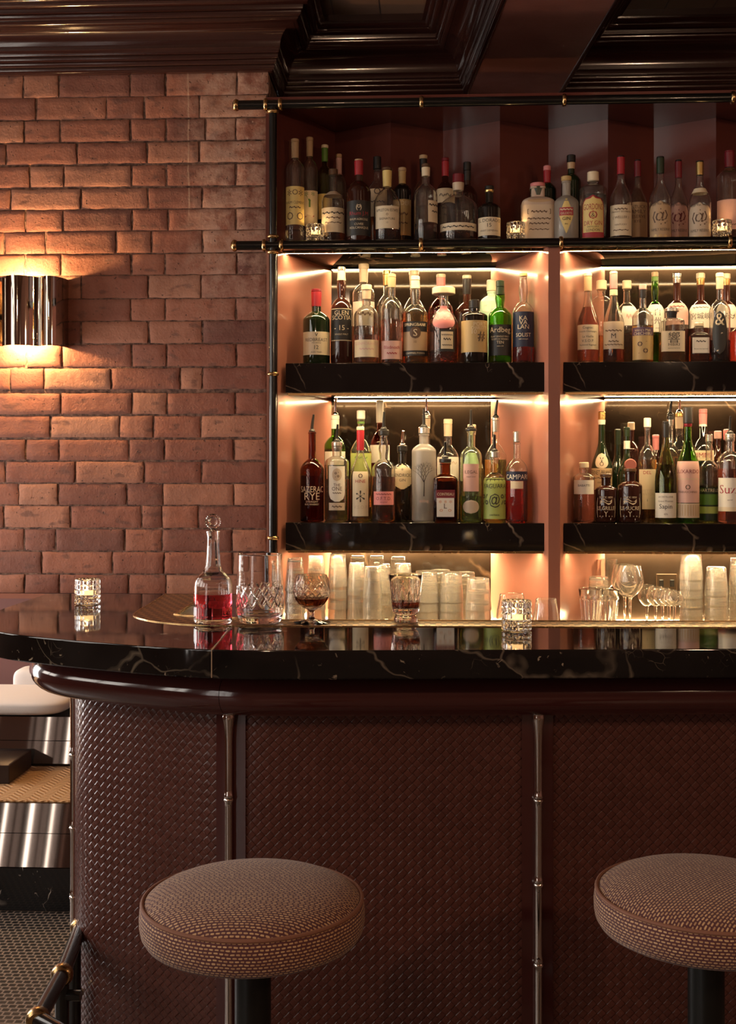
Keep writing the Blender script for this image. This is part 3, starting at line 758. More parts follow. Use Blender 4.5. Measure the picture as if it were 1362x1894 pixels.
# pleated upper compartment
YN, YV = 3.95, 4.06
pl = [(X0 - .02, YF - .01)]
for i, p in enumerate([620, 723, 820, 925, 1015, 1125, 1210, 1325, 1400, 1520]):
    Y = YV if i % 2 == 0 else YN
    pl.append((at(p, 240, Y).x, Y))
pl.append((X3 + .02, YF - .01))
back = [(pl[-1][0] + .02, YK + .03), (pl[0][0] - .02, YK + .03)]
cb(pl[::-1] + [(pl[0][0] - .02, pl[0][1])] + back[::-1] + [(pl[-1][0] + .02, pl[-1][1])], ZT + .001, 2.393, 'pleated_back', M['pleat'])
cb([(X0 - .035, YF - .03), (X3 + .035, YF - .03), (X3 + .035, YK + .03), (X0 - .035, YK + .03)], 2.393, 2.402, 'top_board', M['pleat'])
cb([(X0 - .035, YF - .16), (X3 + .035, YF - .16), (X3 + .035, YK + .02), (X0 - .035, YK + .02)], .0, ZCN - .03, 'base_cupboard', M['maroon'])
LEDBASE = emit('warm_led_tape_base', (1.0, .73, .38), LEDC)
ctr = thing('back_counter', 'pale stone back counter carrying the glassware under the lowest shelf', 'countertop', (.4, YK, ZCN - .03))
b = MB().box(X0 - .435, X3 - .365, -.55, 0, 0, .03, .002); b.build('slab', plain('pale_counter_stone', (.72, .62, .46), .3), ctr)
for ka_, kb_ in ((K0, K1), (K2, K3)): MB().box(ka_ - .39, kb_ - .41, -.012, -.004, .030, .036).build('base_led_strip', LEDBASE, ctr, False)
LED = emit('warm_led_tape', (1.0, .73, .38), LEDB)
LED2 = emit('warm_led_tape_low', (1.0, .73, .38), LEDB * 3.2)
LEDF = emit('warm_led_tape_front', (1.0, .71, .37), LEDFS)
def wedge(y0, y1, z0, z1, xa, xb, name, mat, par):
    "an angled light profile under a shelf: front edge at (y0, z0), back edge at (y1, z1)"
    v = [(x, y, z) for x in (xa, xb) for y, z in ((y0, z0), (y1, z1), (y1, -.0002), (y0, -.0002))]
    o = mesh(name, v, [(0, 1, 5, 4), (0, 3, 2, 1), (7, 4, 5, 6), (1, 2, 6, 5), (2, 3, 7, 6), (3, 0, 4, 7)], mat, par, False)
    o.data.materials.append(M['black_metal'])          # only the diffuser underneath gives light
    for p in o.data.polygons: p.material_index = 0 if p.index == 0 else 1
    return o
def shelf(name, label, xa, xb, ka, kb, z, zu, yf, hide=0):
    s = thing(name, label, 'shelf', ((xa + xb) / 2, yf, zu), 'black marble bottle shelves')
    cx = (xa + xb) / 2
    pts = [(xa - cx, 0), (xb - cx, 0), (xb - cx, .01), (kb - cx - .001, YK - yf - .001), (ka - cx + .001, YK - yf - .001), (xa - cx, .01)]
    plate(pts, 0, z - zu, .0015, 'slab', M['marble'], s)
    wedge(.014, .030, -.0052, -.0052, xa - cx + .02, xb - cx - .02, 'front_led_strip', LEDF, s)
    MB().box(xa - cx + .006, xb - cx - .006, .006, .013, -.007, -.0005).build('front_lip', M['brass'], s, False)
    low = z < 1.2
    wedge(YK - yf - .036, YK - yf - .001, -.0042, -.0042 if low else -.0078, ka - cx + .004, kb - cx - .004, 'back_led_strip', LED2 if low else LED, s)
    if low: MB().box(ka - cx + .004, kb - cx - .004, YK - yf - .0385, YK - yf - .0362, -.0056, -.0002).build('led_lip', M['black_metal'], s, False)
    return s
G_ = .006
shelf('marble_shelf', 'black marble shelf in the left bay under the single malt bottles', X0 + .022, X1 - .006, K0 + .008, K1 - .004, ZS1, ZS1U, YF)
shelf('marble_shelf', 'black marble shelf in the left bay under the pourer-topped bottles', X0 + .022, X1 - .006, K0 + .008, K1 - .004, ZS2, ZS2U, YF)
shelf('marble_shelf', 'black marble shelf in the right bay under the calligraphy-label bottles', X2 + .014, X3 - .006, K2 + .012, K3 - .004, ZS1, ZS1U, YF)
shelf('marble_shelf', 'black marble shelf in the right bay under the liqueur bottles', X2 + .014, X3 - .006, K2 + .012, K3 - .004, ZS2, ZS2U, YF)
ts = thing('top_shelf', 'long black marble top shelf across both bays under the rum and gin bottles', 'shelf', (.4, YF, ZTU), 'black marble bottle shelves')
MB().box(X0 - .434, X3 - .366, -.005, YK - YF - .001, 0, ZT - ZTU, .0015).build('slab', M['marble'], ts)
for xa, xb, ka, kb in ((X0, X1, K0, K1), (X2, X3, K2, K3)):
    wedge(.014, .030, -.0052, -.0052, xa - .4 + .012, xb - .4 - .012, 'front_led_strip', LEDF, ts)
    MB().box(xa - .4 + .004, xb - .4 - .004, .004, .012, -.008, -.0005).build('front_lip', M['brass'], ts, False)
    wedge(YK - YF - .036, YK - YF - .001, -.0042, -.0042, ka - .4 + .004, kb - .4 - .004, 'back_led_strip', LED, ts)
    MB().box(ka - .4 + .004, kb - .4 - .004, YK - YF - .0385, YK - YF - .0362, -.0056, -.0002).build('led_lip', M['black_metal'], ts, False)
# ------------------------------------------------------------------ black and brass rails
def ring(b, c, axis, r=.0155, w=.007):
    pr = [(r * .9, -w), (r + .004, -w * .7), (r + .0055, 0), (r + .004, w * .7), (r * .9, w)]
    b.lathe(pr, 20, off=c, axis=axis)
def hrail(name, label, z, px0, rings, r=.0145):
    Y = YF - .035
    xa = at(px0, 190, Y).x
    t_ = thing(name, label, 'rail', (xa, Y, z))
    MB().tube([(0, 0, 0), (1.35 - xa, 0, 0)], r, 20).build('pipe', M['black_metal'], t_)
    for p in rings:
        b_ = MB(); ring(b_, (at(p, 190, Y).x - xa, 0, 0), 'x', r); b_.build('brass_ring', M['brass'], t_, True, 1.2)
    MB().lathe([(0, -.010), (.010, -.009), (.0165, -.004), (.019, .002), (.0165, .008), (.013, .010)], 20, off=(0, 0, 0), axis='x').build('end_cap', M['brass'], t_, True, 1.2)
ZR1 = at(640, 191.5, YF - .035).z; ZR2 = at(640, 452.5, YF - .035).z
hrail('top_rail', 'black rail with brass rings above the top shelf bottles', ZR1, 436, [492, 519, 780, 1044, 1356])
hrail('shelf_rail', 'black rail with brass rings along the top shelf edge', ZR2, 433, [489, 521, 779, 1038, 1350])
xp = at(505, 500, YF - .035).x
po = thing('shelf_post', 'slim black post with brass rings between brick wall and bottle shelves', 'post', (xp, YF - .035, ZCN))
MB().tube([(0, 0, 0), (0, 0, ZR1 - ZCN)], .0125, 20).build('pipe', M['black_metal'], po)
for py in (207, 438, 467, 692, 995):
    b_ = MB(); ring(b_, (0, 0, at(505, py, YF - .035).z - ZCN), 'z', .0135, .006); b_.build('brass_ring', M['brass'], po, True, 1.2)
# socket plate on the back wall
sk = thing('wall_socket', 'small dark double socket plate behind the stemmed glasses', 'socket', (at(1234, 1079, 4.08).x, YK - .002, at(1234, 1079, 4.08).z))
MB().box(-.035, .035, -.006, 0, -.032, .032, .002).build('plate', plain('bronze_socket_plate', (.06, .04, .025), .3, .7), sk)
for dx in (-.018, .018):
    MB().box(dx - .008, dx + .008, -.0075, -.0055, -.012, .012, .001).build('outlet', M['black_metal'], sk)

# ------------------------------------------------------------------ bottles
_txt = {}
def textmesh(s):
    if s not in _txt:
        c = bpy.data.curves.new('lettering_source', 'FONT'); c.body = s; c.align_x = 'CENTER'; c.resolution_u = 2
        o = bpy.data.objects.new('lettering_source', c); COL.objects.link(o)
        dg = bpy.context.evaluated_depsgraph_get()
        me = o.evaluated_get(dg).to_mesh()
        vs = [(p.co.x, p.co.y) for p in me.vertices]; fs = [tuple(p.vertices) for p in me.polygons]
        o.evaluated_get(dg).to_mesh_clear(); bpy.data.objects.remove(o); bpy.data.curves.remove(c)
        xs = [p[0] for p in vs]; ys = [p[1] for p in vs]
        cx = (min(xs) + max(xs)) / 2; cy = (min(ys) + max(ys)) / 2; h = max(ys) - min(ys); w = max(xs) - min(xs)
        _txt[s] = ([((x - cx) / h, (y - cy) / h) for x, y in vs], fs, w / h)
    return _txt[s]
STY = {  # body top, neck start, neck radius, neck top radius factor, shoulder kind
 'std': (.60, .74, .34, .92, 'C'), 'tall': (.70, .80, .36, .95, 'C'), 'rum': (.57, .70, .32, .95, 'C'), 'slope': (.46, .74, .33, .9, 'S'),
 'cognac': (.40, .72, .36, .85, 'S'), 'squat': (.58, .70, .34, 1.0, 'C'), 'round': (.50, .72, .30, 1.0, 'C'), 'jug': (.50, .70, .26, 1.0, 'C'),
 'riesling': (.40, .82, .30, .9, 'S'), 'malt': (.56, .68, .34, .9, 'M'), 'apoth': (.66, .76, .42, 1.0, 'C'), 'cyl': (.74, .82, .38, 1.0, 'C')}
def prof_of(r, H, st, cap):
    hb, hn, rn, rt, kind = STY[st]
    rn *= r; b = min(.006, r * .2); P = [(r - b, 0), (r - b * .3, b * .3), (r, b)]
    hb *= H; hn *= H; P.append((r, hb * .5)); P.append((r, hb))
    N = 9
    for k in range(1, N + 1):
        t_ = k / N
        if kind == 'S': q = .5 + .5 * math.cos(PI * t_)
        else:
            q = math.cos(t_ * PI / 2) ** .85
            q = q if t_ < .8 else q * (1 - .0 * t_)
        P.append((rn + (r - rn) * q, hb + (hn - hb) * t_))
    ht = H * (1 - cap)
    if kind == 'M':
        P += [(rn * 1.02, hn + (ht - hn) * .15), (rn * 1.28, hn + (ht - hn) * .45), (rn * 1.05, hn + (ht - hn) * .8)]
    P += [(rn * rt, ht - .004), (rn * rt * 1.12, ht - .003), (rn * rt * 1.12, ht + .002)]
    return P, rn * rt, ht
NB = [0]
def bottle(label, cx, w, top, Y, zb, st, gl, liq=None, cap=('black', .1), foil=None, labs=(), pour=None, sq=0, group=None, band=None):
    NB[0] += 1
    s_ = mpp(cx, Y); r = w / 2 * s_
    p = at(cx, 863, Y); H = at(cx, top if not pour else pour[0], Y).z - zb
    zpx = lambda py: at(cx, py, Y - r).z - zb
    root = thing('bottle', label, 'bottle', (p.x, Y, zb), group)
    capf = cap[1] if cap else .03
    P, rt, ht = prof_of(r, H, st, capf)
    op = gl in ('black', 'dkgreen', 'dkbrown', 'mint', 'jute')
    n = 32; wl = .0026
    if op:
        prof = [(0, .001)] + P + [(0, P[-1][1])]
    else:
        inn = [(max(q - wl, .003), z) for q, z in P[3:]]
        b0 = .007
        inn = [(0, b0 + .004), (r * .5, b0 + .002), (r - wl - .004, b0), (r - wl, b0 + .005)] + inn
        prof = [(0, .004), (r * .6, .003), (r - .009, 0)] + P + inn[::-1]
    vv, ff_ = lathe(prof, n, sq)
    mesh('glass_body', vv, ff_, G[gl](), root, True, .8)
    if liq and not op:
        zl = zpx(liq[1]); L = [(0, b0 + .0036), (r * .5, b0 + .0016), (r - wl - .0035, b0 - .0004), (r - wl + .0006, b0 + .005)]
        for q, z in P[3:]:
            if b0 + .005 < z < zl - .001: L.append((max(q - wl + .0006, .003), z))
        # radius at the liquid surface
        for (q0, z0), (q1, z1) in zip(P, P[1:]):
            if z0 <= zl <= z1 and z1 > z0: qq = q0 + (q1 - q0) * (zl - z0) / (z1 - z0); break
        else: qq = r
        L += [(qq - wl + .0006, zl), (0, zl)]
        vv, ff_ = lathe(L, n, sq); mesh('liquid', vv, ff_, liquid(liq[0]), root, True, .8)
    if foil:
        zf = ht - foil[1] * H; F_ = []
        for q, z in P[3:]:
            if zf < z < ht - .005: F_.append((q + .0007, z))
        for (q0, z0), (q1, z1) in zip(P, P[1:]):
            if z0 <= zf <= z1 and z1 > z0: F_.insert(0, (q0 + (q1 - q0) * (zf - z0) / (z1 - z0) + .0007, zf)); break
        F_ = [(F_[0][0] - .001, F_[0][1])] + F_ + [(rt * 1.12 + .0007, ht - .003), (rt * 1.12 + .0007, ht + .0025), (0, ht + .0026)]
        vv, ff_ = lathe(F_, 24); mesh('foil_capsule', vv, ff_, capmat(foil[0]), root, True, .8)
    if cap and cap[0]:
        rc = rt * (cap[2] if len(cap) > 2 else 1.2)
        z0 = ht + .0027; h = H - z0; e = min(.002, h * .2)
        MB().lathe([(0, z0), (rc - e, z0), (rc, z0 + e), (rc * .985, z0 + h - e), (rc * .95 - e, z0 + h), (0, z0 + h)], 24).build('stopper' if cap[0] in ('tan', 'cream', 'brown', 'parch') else 'cap', capmat(cap[0]), root)
    if pour:
        zt_ = at(cx, top, Y).z - zb; z0 = H; m_ = M['chrome'] if pour[1] == 'steel' else capmat('black')
        pp_ = thing_part = MB(); dxp = (pour[2] if len(pour) > 2 else .006)
        pp_.tube([(0, 0, z0 + .001), (0, 0, z0 + (zt_ - z0) * .3), (dxp * .5, -.004, z0 + (zt_ - z0) * .7), (dxp, -.008, zt_)], [.0055, .005, .0042, .0036], 12)
        pp_.lathe([(0, z0), (.010, z0), (.011, z0 + .003), (.008, z0 + .007), (.005, z0 + .010)], 16)
        pp_.build('pourer_spout', m_, root, True, 1.0)
    if band:
        z0, z1 = zpx(band[2]), zpx(band[1]); q = []
        for i in range(4):
            z = z0 + (z1 - z0) * i / 3
            for (q0, za), (q1, zb_) in zip(P, P[1:]):
                if za <= z <= zb_ and zb_ > za: q.append((q0 + (q1 - q0) * (z - za) / (zb_ - za) + .0008, z)); break
        vv, ff_ = lathe(q, 24); mesh('neck_band', vv, ff_, paint(band[0]), root)
    a0 = math.atan2(-Y, -p.x) if not sq else -PI / 2
    def rad_at(z):
        for (q0, z0), (q1, z1) in zip(P, P[1:]):
            if z0 <= z <= z1 and z1 > z0: return q0 + (q1 - q0) * (z - z0) / (z1 - z0)
        return r
    for li, lb in enumerate(labs):
        lift = .0004 + .0003 * li
        y0, y1, col, wf, shape = lb[:5]; texts = lb[5] if len(lb) > 5 else (); off = lb[6] if len(lb) > 6 else 0
        z1, z0 = zpx(y0), zpx(y1); half = wf * w * s_ / 2; ac = a0 + off * w * s_ / r
        def pt(x, z, lift):
            a = ac + x / r; q = (rad_at(z)) * sqr(a, sq) + lift
            return (q * math.cos(a), q * math.sin(a), z)
        host = root
        if col:
            nz_, nx_ = 14, 14; v = []; f = []
            for i in range(nz_ + 1):
                t_ = i / nz_
                if shape == 'rect': k = 1
                elif shape == 'arch': k = 1 if t_ < .72 else math.sqrt(max(0, 1 - ((t_ - .72) / .28) ** 2)) * .97 + .03
                elif shape == 'oval': k = math.sqrt(max(0, 1 - (2 * t_ - 1) ** 2)) + .01
                elif shape == 'diamond': k = 1 - abs(2 * t_ - 1) + .01
                elif shape == 'hex': k = min(1, (1 - abs(2 * t_ - 1)) * 2.2 + .12)
                elif shape == 'shield': k = 1 if t_ > .3 else .25 + .75 * math.sqrt(max(0, 1 - ((.3 - t_) / .3) ** 2))
                for j in range(nx_ + 1):
                    v.append(pt((2 * j / nx_ - 1) * half * k, z0 + (z1 - z0) * t_, lift))
            for i in range(nz_):
                for j in range(nx_):
                    q = i * (nx_ + 1) + j; f.append((q, q + 1, q + nx_ + 2, q + nx_ + 1))
            host = mesh('label', v, f, paint(col), root, True); host['label'] = '%s paper label' % ({'parch': 'parchment', 'dkgreen': 'dark green', 'wine': 'dark red'}.get(col, col))
        for tx in texts:
            s, yy, hh, tc = tx[:4]; mw = tx[4] if len(tx) > 4 else .88
            vs, fs, asp = textmesh(s); h = hh * s_
            sx_ = min(1.0, 2 * half * mw / max(asp * h, 1e-5))
            zc_ = zpx(yy)
            v = [pt(x * h * sx_, zc_ + y * h, lift + .00025 + .0002 * (not col)) for x, y in vs]
            mesh('lettering', v, fs, paint(tc) if tc not in ('gold',) else paint('gold'), host, False)
    return root
def mark(s, y, h, c, mw=.88): return (s, y, h, c, mw)
T = 1.957; GT = 'bottles on the top shelf'
def top(label, cx, w, tp, Y, *a, **k): return bottle(label, cx, w, tp, Y, T, *a, group=GT, **k)
F0, B0 = 3.765, 3.87
top('tall clear bottle with yellow sunburst label, leftmost on the top shelf', 546, 35, 257, F0, 'tall', 'clear', ('clear', 424), ('tan', .045, 1.25), ('tan', .14), [(344, 415, 'yellow', 1.25, 'rect', [mark('O', 355, 10, 'brown', .3), mark('O O', 399, 14, 'brown', .75), mark('RHUM CLEMENT', 374, 5, 'brown'), mark('*  *', 356, 12, 'brown', .7), mark('~~~', 383, 4, 'brown', .5)])])
top('tall clear bottle with tan capsule and colourful tree label behind the left candle', 573, 31, 254, 3.85, 'tall', 'clear', ('clear', 428), ('tan', .045, 1.25), ('tan', .13), [(352, 418, 'cream', 1.2, 'rect', [mark('Y', 372, 22, 'green', .6), mark('* *', 358, 8, 'green', .9), mark('~', 400, 5, 'red', .8)])])
top('green-necked bottle with cream top between the tree-label and squat clear bottles', 601, 30, 268, 3.905, 'tall', 'olive', ('lime', 380), ('cream', .04, 1.3), ('green', .12), [(358, 405, 'yellow', 1.1, 'rect')])
top('bottle with pinkish tan capsule rising behind the squat clear bottle', 627, 28, 285, 3.965, 'tall', 'smoke', None, ('tan', .05, 1.2), ('rose', .16))
top('squat clear bottle with brown stopper and cream label right of the left candle', 616.5, 44, 313, 3.80, 'rum', 'clear', ('dark', 425), ('brown', .09, 1.3), None, [(383, 429, 'cream', 1.25, 'rect', [mark('~~~~~', 393, 5, 'ink'), mark('~~~', 402, 4, 'brown', .5), mark('~~~', 411, 3, 'brown', .6)])], band=('parch', 350, 358))
top('dark rum bottle with red capsule and black label with red lettering', 664, 45, 295, F0, 'std', 'dkbrown', None, ('tan', .03, 1.1), ('red', .16), [(370, 435, 'black', 1.3, 'rect', [mark('( )', 383, 12, 'cream', .3), mark('o', 381, 6, 'cream', .2), mark('Rhum J.M', 395, 9, 'red', .75), mark('RHUM AGRICOLE', 405, 4, 'cream', .6), mark('CUVEE', 414, 4, 'cream', .4), mark('VOLCANIQUE', 421, 5, 'cream', .7)])])
top('clear black-capped bottle with round emblem between dark rum and round rum bottles', 698, 39, 290, 3.885, 'std', 'clear', ('amber', 395), ('black', .15, 1.25), None, [(348, 400, 'cream', 1.2, 'rect', [mark('O', 353, 12, 'ink', .5), mark('~~~~', 372, 4, 'ink', .6)])])
top('round-shouldered clear rum bottle with yellow neck label and dark rum inside', 716.5, 50, 310, 3.775, 'round', 'clear', ('dark', 418), ('brown', .055, 1.3), ('yellow', .2), [(380, 422, 'cream', 1.0, 'rect', [mark('APPLETON ESTATE', 388, 5, 'ink', .9), mark('o', 396, 4, 'brown', .2), mark('SIGNATURE', 404, 4, 'ink', .7), mark('12', 411, 3, 'brown', .3)])])
top('slim black bottle with tan cork and ochre label beside the round rum bottle', 744.5, 34, 310, B0, 'tall', 'black', None, ('tan', .06, 1.3), ('ochre', .14), [(368, 435, 'ochre', 1.2, 'rect', [mark('SPIDER', 375, 8, 'cream', .8), mark('~~', 395, 6, 'brown', .5), mark('~~~', 412, 4, 'brown', .5)])])
top('tall clear bottle with cream foil and side label, right of the slim black bottle', 788, 43, 303, F0, 'std', 'clear', ('cola', 411), ('brown', .06, 1.2), ('cream', .10), [(370, 410, 'cream', .7, 'rect', [mark('~~~~', 378, 5, 'ink'), mark('~~', 390, 4, 'ink', .5)], .45)])
top('cork-topped bottle with black capsule standing right behind the tall clear bottle', 783.5, 38, 287, 3.91, 'std', 'smoke', ('dark', 380), ('tan', .05, 1.3), ('black', .12))
top('dark bottle with red wax capsule and cream label behind the ribbed jug', 824, 36, 292, 3.905, 'std', 'dkbrown', None, ('wine', .05, 1.2), ('red', .15), [(347, 374, 'cream', 1.25, 'rect', [mark('~~', 360, 6, 'ink', .5)])])
top('wide ribbed jug bottle with brown cork and low cream band label', 848, 72, 322, 3.79, 'jug', 'clear', ('dark', 427), ('wine', .14, 1.15), ('parch', .10), [(411, 425, 'cream', 1.15, 'rect', [mark('~~~~~~', 418, 4, 'ink', .8)])], band=None)
top('dark bottle with black cap right behind the ribbed jug', 864.5, 39, 300, 3.915, 'std', 'dkbrown', None, ('black', .11, 1.2), ('black', .10))
top('short black bottle with cream label at the right of the ribbed jug', 905.5, 42, 344, 3.76, 'squat', 'black', None, ('black', .09, 1.2), ('gold', .03), [(401, 435, 'cream', 1.3, 'rect', [mark('EL DORADO', 407, 6, 'ink', .9), mark('15', 416, 7, 'ink', .4), mark('FINEST DEMERARA', 426, 3, 'brown', .8)])])
top('square bottle wrapped in wax paper with red cap beside the middle candle', 995, 60, 339, 3.805, 'apoth', 'jute', None, ('pink', .085, 1.1), ('dkgreen', .13), [(378, 440, 'parch', .9, 'rect', [mark('[             ]', 391, 9, 'brown', .7), mark('~~~~', 391, 5, 'brown', .5), mark('~~~~~', 404, 4, 'brown', .7), mark('~~~~~', 413, 4, 'brown', .6), mark('~~~~', 424, 3, 'brown', .6)]), (367, 374, 'tan', .62, 'oval')], sq=5)
top('tall dark bottle with red and white capsule behind the wax paper bottle', 1012.5, 34, 306.5, 3.915, 'tall', 'dkgreen', None, ('pink', .07, 1.2), ('red', .14), [], band=('cream', 324, 330))
top('frosted bottle with gold cap and yellow diamond label', 1048, 45, 326, F0, 'squat', 'frost', ('clear', 360), ('ochre', .09, 1.25), None, [(363, 432, 'yellow', .62, 'diamond'), (383, 398, 'red', .58, 'rect', [mark('~~~~', 387, 4, 'cream'), mark('GILDEYS', 394, 4, 'cream')]), (399, 410, None, .9, 'rect', [mark('GIN', 404, 6, 'ink', .5), mark('dry', 414, 4, 'ink', .3)])])
top('dark green bottle with black cap and tan foil behind the diamond-label bottle', 1057, 36, 287, 3.885, 'tall', 'dkgreen', None, ('black', .09, 1.35), ('tan', .06))
top('gin bottle with big yellow arched label and cream cap', 1097.5, 49, 318, F0, 'cyl', 'clear', ('clear', 357), ('cream', .15, 1.15), None, [(360, 443, 'red', .90, 'arch'), (363, 429, 'yellow', .82, 'arch', [mark('GORDONS', 382, 11, 'red', .92), mark('O', 397, 15, 'red', .4), mark('&', 397, 8, 'brown', .3), mark('DRY GIN', 412, 8, 'red', .85), mark('DISTILLERY', 419, 3, 'ink', .6), mark('LONDON', 425, 5, 'ink', .6)])])
top('clear sloping bottle with black-topped red capsule and plain cream label', 1149, 41, 289, F0, 'slope', 'clear', ('dark', 432), ('black', .025, 1.1), ('red', .19), [(378, 435, 'cream', 1.2, 'rect', [mark('~~~~', 386, 4, 'brown', .5), mark('STRAIGHT BOURBON', 391, 3, 'brown', .8), mark('( WELLER )', 402, 6, 'brown', .8), mark('KENTUCKY', 415, 3, 'brown', .5), mark('~~~', 425, 3, 'brown', .6)])])
top('sloping bottle with dull red capsule and brown label behind the plain cream label one', 1180, 36, 296, B0, 'slope', 'smoke', ('dark', 390), ('black', .025, 1.1), ('wine', .17), [(373, 438, 'tan', 1.3, 'rect', [mark('KENTUCKY', 382, 6, 'brown', .9), mark('FAMILY', 391, 7, 'brown', .8), mark('RESERVE', 400, 6, 'brown', .8), mark('RYE', 409, 5, 'brown', .4)])])
PAP = lambda y, c: [mark('Pappy Van Winkle', y + 5, 6, 'ink', .85), mark('@', y + 28, 30, c, .7), mark('FAMILY RESERVE', y + 52, 5, 'ink', .8), mark('o o o', y + 64, 5, 'gold', .7)]
top('sloping bottle with cream and dark green capsule and arched portrait label', 1222, 41, 290, F0, 'slope', 'clear', ('dark', 430), ('black', .03, 1.15), ('dkgreen', .17), [(371, 443, 'tan', 1.15, 'arch', PAP(372, 'brown'))], band=('cream', 294, 303))
top('sloping bottle with dark red capsule and arched portrait label', 1255.5, 36, 296, B0, 'slope', 'clear', ('dark', 430), ('black', .03, 1.1), ('wine', .18), [(374, 446, 'rose', 1.2, 'arch', PAP(374, 'wine'))])
top('sloping bottle with tan gold capsule, neck ribbon and arched portrait label', 1295, 41, 298, F0, 'slope', 'clear', ('dark', 430), ('black', .03, 1.15), ('gold', .15), [(374, 446, 'parch', 1.15, 'arch', PAP(374, 'brown'))], band=('cream', 345, 354))
top('clear bottle with banded dark red capsule at the right picture edge, top shelf', 1350, 47, 279, 3.835, 'tall', 'clear', ('dark', 415), ('wine', .03, 1.1), ('wine', .15), [(368, 424, 'rose', 1.2, 'rect', [mark('~~~', 415, 4, 'ink')])], band=('gold', 307, 310))

S1 = 1.5755; GA = 'whisky bottles on the upper left shelf'
def sa(label, cx, w, tp, Y, *a, **k): return bottle(label, cx, w, tp, Y, S1, *a, group=GA, **k)
FA, BA = 3.795, 3.895
sa('dark bottle with red capsule and cream label bearing a 12, leftmost on its shelf', 585.5, 50, 535, FA, 'squat', 'dkgreen', None, ('wine', .05, 1.15), ('red', .18), [(613, 656, 'cream', 1.3, 'rect', [mark('v', 619, 6, 'ink', .2), mark('REDBREAST', 628, 6, 'ink', .9), mark('irish whiskey', 634, 3, 'brown', .7), mark('12', 642, 7, 'ink', .3), mark('AGED YEARS', 651, 2.5, 'brown', .6)])])
sa('tall dark bottle with bulged neck and black label bearing a white 15', 632, 40, 493.5, 3.80, 'malt', 'dkbrown', None, ('silver', .05, 1.25), ('parch', .09), [(570, 630, 'cream', 1.16, 'rect'), (571.5, 628.5, 'black', 1.12, 'rect', [mark('GLEN', 578, 8, 'cream', .6), mark('SCOTIA', 587, 8, 'cream', .85), mark('- 15 -', 606, 9, 'cream', .8), mark('SINGLE MALT', 618, 3, 'cream', .8)])])
sa('tall clear bottle with cream top and white label behind the pink-liquid bottle', 673, 42, 488, BA, 'tall', 'clear', ('gold', 560), ('cream', .06, 1.35), ('parch', .12), [(557, 602, 'white', 1.2, 'rect', [mark('~~~', 580, 7, 'brown', .6)])])
sa('clear cork-stopped bottle with rosy liquid and low cream label', 678.4, 47, 527, 3.79, 'std', 'clear', ('rose', 618), ('cream', .08, 1.35), ('parch', .10), [(628, 660, 'cream', 1.2, 'rect', [mark('GLENMORANGIE', 635, 5, 'rose', .9), mark('~~~~~', 645, 4, 'rose', .5)])])
sa('clear round-shouldered bottle with gold capsule behind the pink-label bottle', 716, 40, 499.5, 3.905, 'std', 'clear', ('amber', 585), ('gold', .06, 1.2), ('gold', .10))
sa('clear bottle with tan capsule, rosy whisky and pink lower label', 725, 41, 506.6, 3.79, 'std', 'clear', ('rose', 590), ('tan', .05, 1.2), ('tan', .10), [(630, 664, 'rose', 1.15, 'rect', [mark('Bladnoch', 642, 6, 'red', .7), mark('~~~~', 653, 4, 'red', .4)])])
sa('clear bottle behind the black-and-tan emblem label bottle', 766, 50, 500, 3.915, 'round', 'clear', ('gold', 600), ('cream', .06, 1.25), ('parch', .09))
sa('clear bottle with large tan label, black upper band and round letter emblem', 768.5, 46, 511, 3.80, 'malt', 'clear', ('gold', 575), ('cream', .06, 1.2), ('cream', .08), [(594, 656, 'tan', 1.25, 'rect', [mark('SPRINGBANK', 600, 5, 'cream', .9), mark('10', 632, 4, 'brown', .3)]), (594, 613, 'black', 1.24, 'rect', [mark('SPRINGBANK', 600, 5.5, 'cream', .8)]), (604, 626, 'brown', .44, 'oval', [mark('S', 615, 13, 'cream', .5)]), (648, 658, 'black', 1.24, 'rect', [mark('CAMPBELTOWN', 653, 3.5, 'cream', .7)])])
sa('pink bottle with pink capsule behind the wide-corked decanter bottle', 816, 46, 507, 3.92, 'std', 'pink', ('pink', 560), ('cream', .05, 1.2), ('pink', .12))
sa('broad clear bottle with flat cork, rosy back label and small dark-edged front label', 821, 55, 532, 3.80, 'round', 'clear', ('rose', 565), ('cream', .10, 2.6), None, [(563, 607, 'pink', .85, 'shield', [mark('~~~', 577, 6, 'rose'), mark('~~~', 588, 6, 'rose')]), (609, 650, 'black', .52, 'rect', (), .12), (613, 645, 'cream', .42, 'rect', [mark('~~~~~~', 619, 3, 'ink', .9), mark('~~~', 627, 5, 'ink', .6), mark('~~~~~', 638, 3, 'ink', .8)], .12)])
sa('dark bottle with cream-topped black neck behind the grey-label black bottle', 864, 46, 509, BA, 'rum', 'dkbrown', None, ('cream', .05, 1.2), ('black', .16))
sa('stout black bottle with grey label bearing a 10 beside a place name', 877.6, 49, 555, 3.78, 'cyl', 'black', None, ('black', .15, 1.1), None, [(592, 651, 'ochre', 1.35, 'rect', [mark('10', 613, 8, 'cream', .2), ], 0), (594, 620, None, .7, 'rect', [mark('PORT', 599, 7, 'cream', .7), mark('CHARLOTTE', 606, 6, 'cream', .95)], .22), (610, 634, None, .5, 'rect', [mark('#', 622, 18, 'ink', .8)], .28)])
sa('opaque mint green bottle behind the green bottle with the black label', 910.5, 44, 518, 3.92, 'cyl', 'mint', None, ('cream', .14, 1.2), None, [(560, 590, None, 1.1, 'rect', [mark('CHL', 570, 14, 'white', .9)])])
